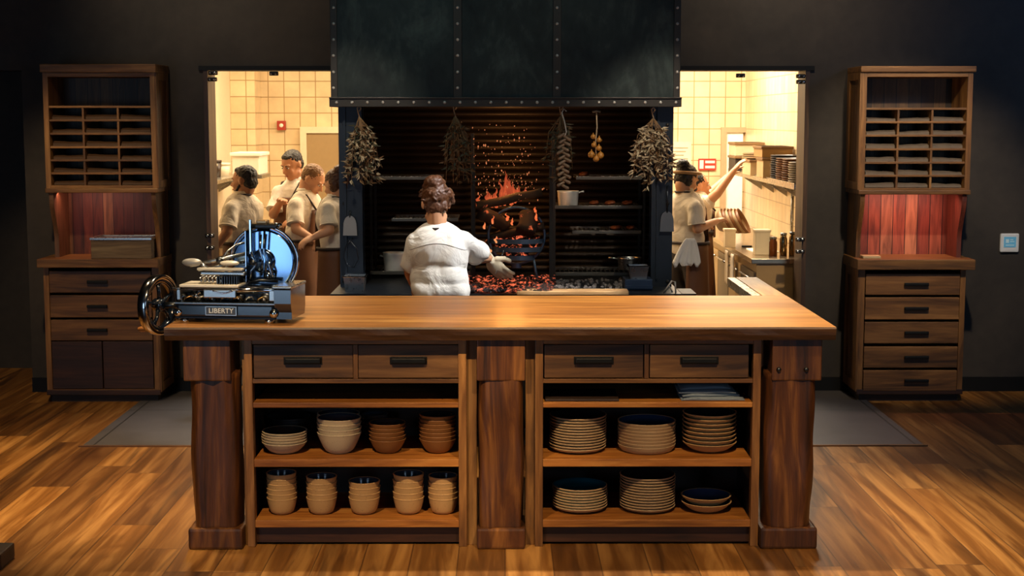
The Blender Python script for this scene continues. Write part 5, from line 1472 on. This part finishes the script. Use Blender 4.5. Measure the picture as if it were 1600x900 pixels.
# shelf on left wall with containers
sy0, sy1 = 11.6, 13.4; sz = Z(277, 12.3)
t = thing('kitchen_shelf', 'pale wall shelf on brackets at the left side of the left kitchen', 'shelf', (kxl+0.15, 12.5, sz))
MB().box((kxl, sy0, sz-0.03), (kxl+0.30, sy1, sz), 0.003).build('shelf_board', stl, t)
for yy in (11.75, 12.3, 12.85, 13.3):
    MB().prism([(kxl, sz-0.03), (kxl+0.24, sz-0.03), (kxl, sz-0.17)], 0.02, 'y', yy).build('shelf_bracket', stl, t)
cm = plain('pale_plastic_tub', 'e8d9bc', 0.4); rd = plain('red_lid', 'a03a28', 0.5); dkm = plain('dark_jar', '3a2a1c', 0.4)
for i, (yy, w_, h_, mt, lb) in enumerate(((11.75, 0.16, 0.14, cm, 'pale tub with a red lid nearest on the left kitchen shelf'), (12.05, 0.14, 0.10, cm, 'low pale tub second along the left kitchen shelf'), (12.35, 0.10, 0.12, dkm, 'small dark jar on the left kitchen shelf'), (12.6, 0.15, 0.09, cm, 'pale tub beyond the dark jar on the left kitchen shelf'))):
    t = thing('storage_tub', lb, 'tub', (kxl+0.16, yy, sz), 0, 'containers on the left kitchen shelf')
    MB().lathe([(0, 0), (w_*0.42, 0), (w_*0.5, h_), (w_*0.47, h_), (0, h_*0.9)], (0, 0, 0), 20).build('tub_body', mt, t, local=True)
    MB().lathe([(0, h_), (w_*0.52, h_), (w_*0.52, h_+0.02), (0, h_+0.022)], (0, 0, 0), 20).build('tub_lid', rd if i == 0 else mt, t, local=True)
# white box on the shelf end
p0, p1 = P(366, 275, 12.9), P(408, 238, 12.9)
MBx = MB().box((p0.x, 12.8, sz+0.001), (p1.x, 13.25, p1.z-0.02), 0.01)
t = thing('white_crate', 'large white plastic box standing high beside the kitchen tiles', 'box', ((p0.x+p1.x)/2, 13.0, sz))
MBx.build('box_body', plain('white_crate_plastic', 'f4ead6', 0.4), t); MB().box((p0.x-0.015, 12.785, p1.z-0.03), (p1.x+0.015, 13.265, p1.z), 0.006).build('box_lid', plain('white_crate_lid', 'fdf6e6', 0.4), t)
MB().box((kxl, 12.79, sz-0.03), (p1.x+0.02, 13.27, sz-0.001)).build('box_ledge', stl, t)
def kcounter(name, label, x0, x1, y0, y1, doors, face):
    t = thing(name, label, 'kitchen counter', ((x0+x1)/2, (y0+y1)/2, 0))
    ct = metal('kitchen_steel', 'c9b79a', 0.22)
    MB().box((x0, y0, 0.865), (x1, y1, 0.90), 0.004).build('steel_top', ct, t)
    fx = x0+0.03 if face < 0 else x1-0.03
    bm_ = plain('counter_side_panel', 'a98756', 0.35)
    MB().box((x0+0.04, y0+0.02, 0.10), (x1-0.02 if face < 0 else x1-0.04, y1-0.02, 0.865)).build('cabinet_body', bm_, t)
    MB().box((x0+0.08, y0+0.06, 0), (x1-0.06, y1-0.06, 0.10)).build('plinth', M['black_iron'], t)
    L = (y1-y0-0.04)/doors
    for i in range(doors):
        a = y0+0.02+L*i
        xx = (x0+0.022, x0+0.04) if face < 0 else (x1-0.04, x1-0.022)
        d = MB().box((xx[0], a+0.008, 0.14), (xx[1], a+L-0.008, 0.80), 0.003).build('door', bm_ if i % 2 else plain('dark_counter_door', '4a3620', 0.4), t)
        hx = x0+0.005 if face < 0 else x1-0.005
        MB().tube([(hx, a+0.06, 0.75), (hx, a+L-0.06, 0.75)], 0.007, 8).build('handle', stl, d)
    return t
kcounter('prep_counter', 'steel prep counter along the left kitchen wall', kxl+0.01, kxl+0.30, 11.9, 13.9, 3, 1)
p0 = P(352, 335, 12.2)
t = thing('dark_bottle', 'dark bottle standing on the left kitchen prep counter', 'bottle', (kxl+0.15, 12.2, 0.90))
MB().lathe([(0, 0), (0.04, 0), (0.042, 0.02), (0.042, 0.16), (0.02, 0.20), (0.014, 0.27), (0, 0.27)], (0, 0, 0), 20).build('bottle_body', dkm, t, local=True)
MB().lathe([(0, 0.265), (0.017, 0.265), (0.017, 0.29), (0, 0.292)], (0, 0, 0), 16).build('bottle_cap', rd, t, local=True)

# centre pass table behind the slicer: dark trays
tt = thing('prep_table', 'steel prep table between the kitchen staff behind the slicer', 'table', (-1.98, 11.9, 0))
MB().box((-2.12, 11.75, 0.87), (-1.86, 12.05, 0.90), 0.004).build('table_top', stl, tt)
for x in (-2.1, -1.88):
    for y in (11.77, 12.03): MB().cyl((x, y, 0), (x, y, 0.87), 0.014, 10).build('leg', stl, tt)
t = thing('prep_pan', 'pan of pale food on the prep table behind the slicer', 'pan', (-1.99, 11.9, 0.90))
MB().lathe([(0, 0), (0.10, 0), (0.12, 0.05), (0.116, 0.05), (0.095, 0.01), (0, 0.01)], (0, 0, 0), 24).build('pan_body', stl, t, local=True)
MB().ell((0, 0, 0.035), (0.09, 0.09, 0.03)).build('pan_contents', cm, t, local=True)

# ================================================================== KITCHEN RIGHT
rx0 = 1.765
kcounter('kitchen_counter', 'long steel counter along the right kitchen wall with dark doors below', rx0, kxr-0.01, 10.62, 13.7, 5, -1)
sx0 = 2.06; sz2 = P(1247, 288, 2.06/((1247-789)/F)*1.0).z
sz2 = 1.43
t = thing('kitchen_shelf', 'long pale shelf on the right kitchen wall stacked with crates and plates', 'shelf', ((sx0+kxr)/2, 12.2, sz2))
MB().box((sx0, 10.6, sz2-0.03), (kxr, 13.75, sz2), 0.003).build('shelf_board', stl, t)
MB().box((sx0-0.006, 10.6, sz2-0.035), (sx0, 13.75, sz2+0.012), 0.002).build('shelf_lip', stl, t)
for yy in (10.9, 11.5, 12.1, 12.7, 13.3):
    MB().prism([(kxr, sz2-0.03), (sx0+0.03, sz2-0.03), (kxr, sz2-0.16)], 0.018, 'y', yy).build('shelf_bracket', stl, t)
MB().cyl((kxr-0.03, 11.72, 0.9), (kxr-0.03, 11.72, sz2-0.03), 0.014, 10).build('shelf_post', stl, t)
# dark plate stacks on the shelf
pf, mis = dish_profile('plate', 0.105, 0.024)
src = None
for st_i, (yy, cnt, mt, nm) in enumerate(((10.78, 9, 'cream', 'nearest'), (11.02, 10, 'brown', 'second'), (11.27, 10, 'brown', 'third'), (11.52, 11, 'dark', 'fourth'), (12.9, 10, 'sand', 'farthest'))):
    o0 = MB().lathe(pf, (0, 0, 0), 28, 'z', True, mis).build('stacked_plate', [GL[mt], IN['dark']], local=True)
    for i in range(cnt):
        o = o0 if i == 0 else o0.copy()
        if i: COL.objects.link(o)
        o.location = (kxr-0.14+random.uniform(-.003, .003), yy, sz2+i*0.0165)
        k = cnt-1-i
        tag(o, '%s plate from the top in the %s stack on the right kitchen shelf' % (['first']+ORD[1:], nm) if False else ('%s plate of the %s stack on the right kitchen shelf' % ('topmost' if k == 0 else ('bottom' if i == 0 else ORD[k]+' from top'), nm)), 'plate', 'plates on the right kitchen shelf')
def crate(x0, x1, y0, y1, z0, z1, label, col):
    m_ = plain('crate_'+label[:12], col, 0.6, 12, 0.3)
    t = thing('storage_crate', label, 'crate', ((x0+x1)/2, (y0+y1)/2, z0), 0, 'crates on the right kitchen shelf')
    MB().box((x0, y0, z0), (x1, y1, z1), 0.004).build('crate_body', m_, t)
    MB().box((x0-0.008, y0-0.008, z1-0.02), (x1+0.008, y1+0.008, z1), 0.003).build('crate_rim', plain('rim_'+label[:12], '7a5a34', 0.6), t)
crate(kxr-0.26, kxr-0.02, 11.75, 12.05, sz2, sz2+0.16, 'pale open crate in the middle of the right kitchen shelf', 'c8a878')
crate(kxr-0.26, kxr-0.02, 11.8, 12.2, sz2+0.162, sz2+0.25, 'brown wooden crate stacked on the pale crate', 'a8824e')
crate(kxr-0.27, kxr-0.02, 12.3, 12.7, sz2, sz2+0.13, 'tan crate beyond the pale crate on the shelf', 'd4b98c')
crate(kxr-0.27, kxr-0.02, 13.1, 13.5, sz2, sz2+0.14, 'dark crate at the far end of the right kitchen shelf', '2a1d14')
crate(kxr-0.27, kxr-0.02, 13.12, 13.5, sz2+0.142, sz2+0.26, 'pale crate on top of the dark crate at the far shelf end', 'd9c09a')
# counter clutter
def canister(px, py, y, w_, h_, mt, label, d=None):
    x = X(px, py, y); t = thing('square_canister', label, 'container', (x, y, 0.90), 0, 'containers on the right kitchen counter')
    MB().box((-w_/2, -(d or w_)/2, 0), (w_/2, (d or w_)/2, h_), 0.006).build('canister_body', mt, t, local=True)
    MB().box((-w_/2-0.005, -(d or w_)/2-0.005, h_-0.012), (w_/2+0.005, (d or w_)/2+0.005, h_+0.006), 0.003).build('canister_rim', mt, t, local=True)
cream = plain('cream_container', 'efd9ae', 0.4); amb = plain('amber_jar', '8a4a20', 0.25)
canister(1140, 368, 11.6, 0.085, 0.14, cream, 'tall narrow cream container on the right kitchen counter')
canister(1190, 380, 10.98, 0.11, 0.18, cream, 'wide cream container near the end of the right kitchen counter')
def jar(px, y, r, h, mt, label):
    t = thing('glass_jar', label, 'jar', (X(px, 390, y), y, 0.90), 0, 'jars on the right kitchen counter')
    MB().lathe([(0, 0), (r, 0), (r, h*0.8), (r*0.8, h*0.9), (r*0.8, h), (0, h)], (0, 0, 0), 20).build('jar_body', mt, t, local=True)
    MB().lathe([(0, h), (r*0.9, h), (r*0.9, h+0.015), (0, h+0.016)], (0, 0, 0), 20).build('jar_lid', stl, t, local=True)
jar(1208, 10.92, 0.030, 0.12, amb, 'amber jar right of the wide cream container')
jar(1224, 10.9, 0.028, 0.15, metal('jar_metal', 'c0a880', 0.2), 'first metal shaker right of the amber jar')
jar(1238, 10.88, 0.026, 0.16, metal('jar_metal_two', 'b89a70', 0.2), 'last metal shaker at the right kitchen jamb')
# overturned baskets heap
t = thing('bowl_heap', 'heap of nested tan bowls tipped on their side on the kitchen counter', 'bowls', (X(1140, 340, 12.3), 12.3, 0.90))
for i in range(6):
    o = MB().lathe([(0, 0), (0.05, 0), (0.10, 0.05), (0.115, 0.09), (0.109, 0.09), (0.095, 0.052), (0.045, 0.008), (0, 0.008)], (0, 0, 0), 24).build('nested_bowl', GL['brown' if i % 2 else 'sand'], t, local=True)
    o.rotation_euler = (0.3, 1.05, 0); o.location = (-0.10+0.028*i, 0, 0.12)
# white paper and knife on the counter
tag(MB().box((1.86, 11.15, 0.90), (2.06, 11.45, 0.906)).build('paper_sheet', plain('white_paper', 'fff8ea', 0.5)), 'white paper sheet lying on the right kitchen counter', 'paper')
t = thing('kitchen_knife', 'dark-handled knife lying beside the paper on the kitchen counter', 'knife', (1.90, 11.55, 0.90))
MB().box((-0.06, -0.01, 0.002), (0.02, 0.012, 0.018), 0.004).build('knife_handle', M['black_iron'], t, local=True); MB().prism([(0.02, -0.012), (0.16, 0.0), (0.02, 0.016)], 0.003, 'z', 0.008).build('knife_blade', stl, t, local=True)
# towels hanging from the counter rail
for i, (yy, lb) in enumerate(((11.75, 'pale towel hanging on the counter front nearest the headbanded person'), (11.45, 'second pale towel hanging on the right counter front'))):
    mb = MB(); rr = []
    for k in range(10):
        u = k/9; z = 0.86-0.26*u
        a = [Vector((rx0-0.012-0.008*math.sin(j*1.3), yy+(j/8-0.5)*0.15*(0.8+0.3*u), z)) for j in range(9)]
        rr.append(a+[p+Vector((0.005, 0, 0)) for p in a[::-1]])
    mb.rings(rr); tag(mb.build('hanging_towel', SHK), lb, 'towel', 'towels on the right kitchen counter')
# red sign
p = P(1105, 257, KB-0.02); t = thing('safety_sign', 'small red sign with white marks on the right kitchen back wall', 'sign', (p.x, KB-0.012, p.z))
sw, sh_ = 0.085, 0.056
MB().box((-sw, -0.006, -sh_), (sw, 0, sh_), 0.002).build('sign_board', plain('sign_red', 'b5372a', 0.4), t, local=True)
wm = plain('sign_white', 'f2e4d0', 0.4); mk = MB(); mk.box((-sw+.012, -0.008, -0.04), (-sw+0.05, -0.005, 0.04), 0.0); mk.box((-sw+.066, -0.008, 0.012), (sw-.012, -0.005, 0.036)); mk.box((-sw+.066, -0.008, -0.036), (sw-.012, -0.005, -0.012))
mk.build('sign_marks', wm, t, local=True)
p = P(1062, 248, KB-0.02)
t = thing('wall_notice', 'pale paper notice pinned on the right kitchen back wall left of the red sign', 'notice', (p.x, KB-0.006, p.z))
MB().box((-0.11, -0.004, -0.16), (0.11, 0, 0.16)).build('paper', plain('notice_paper', 'ead6b0', 0.6), t, local=True)
mk = MB()
for i in range(6): mk.box((-0.09, -0.006, 0.10-0.035*i), (0.08-0.02*(i % 3), -0.0035, 0.106-0.035*i))
mk.build('notice_lines', plain('notice_ink', '7a6248', 0.6), t, local=True)
# ceiling lamps of the kitchens (the real fittings)
for x, y, lb in ((-1.45, 12.2, 'flat ceiling lamp of the left kitchen'), (1.35, 12.6, 'flat ceiling lamp of the right kitchen')):
    tag(MB().box((x-0.7, y-1.1, 3.02), (x+0.7, y+1.1, 3.05), 0.004).build('ceiling_lamp', plain('lamp_housing', 'e8e0d0', 0.5)), lb, 'lamp')
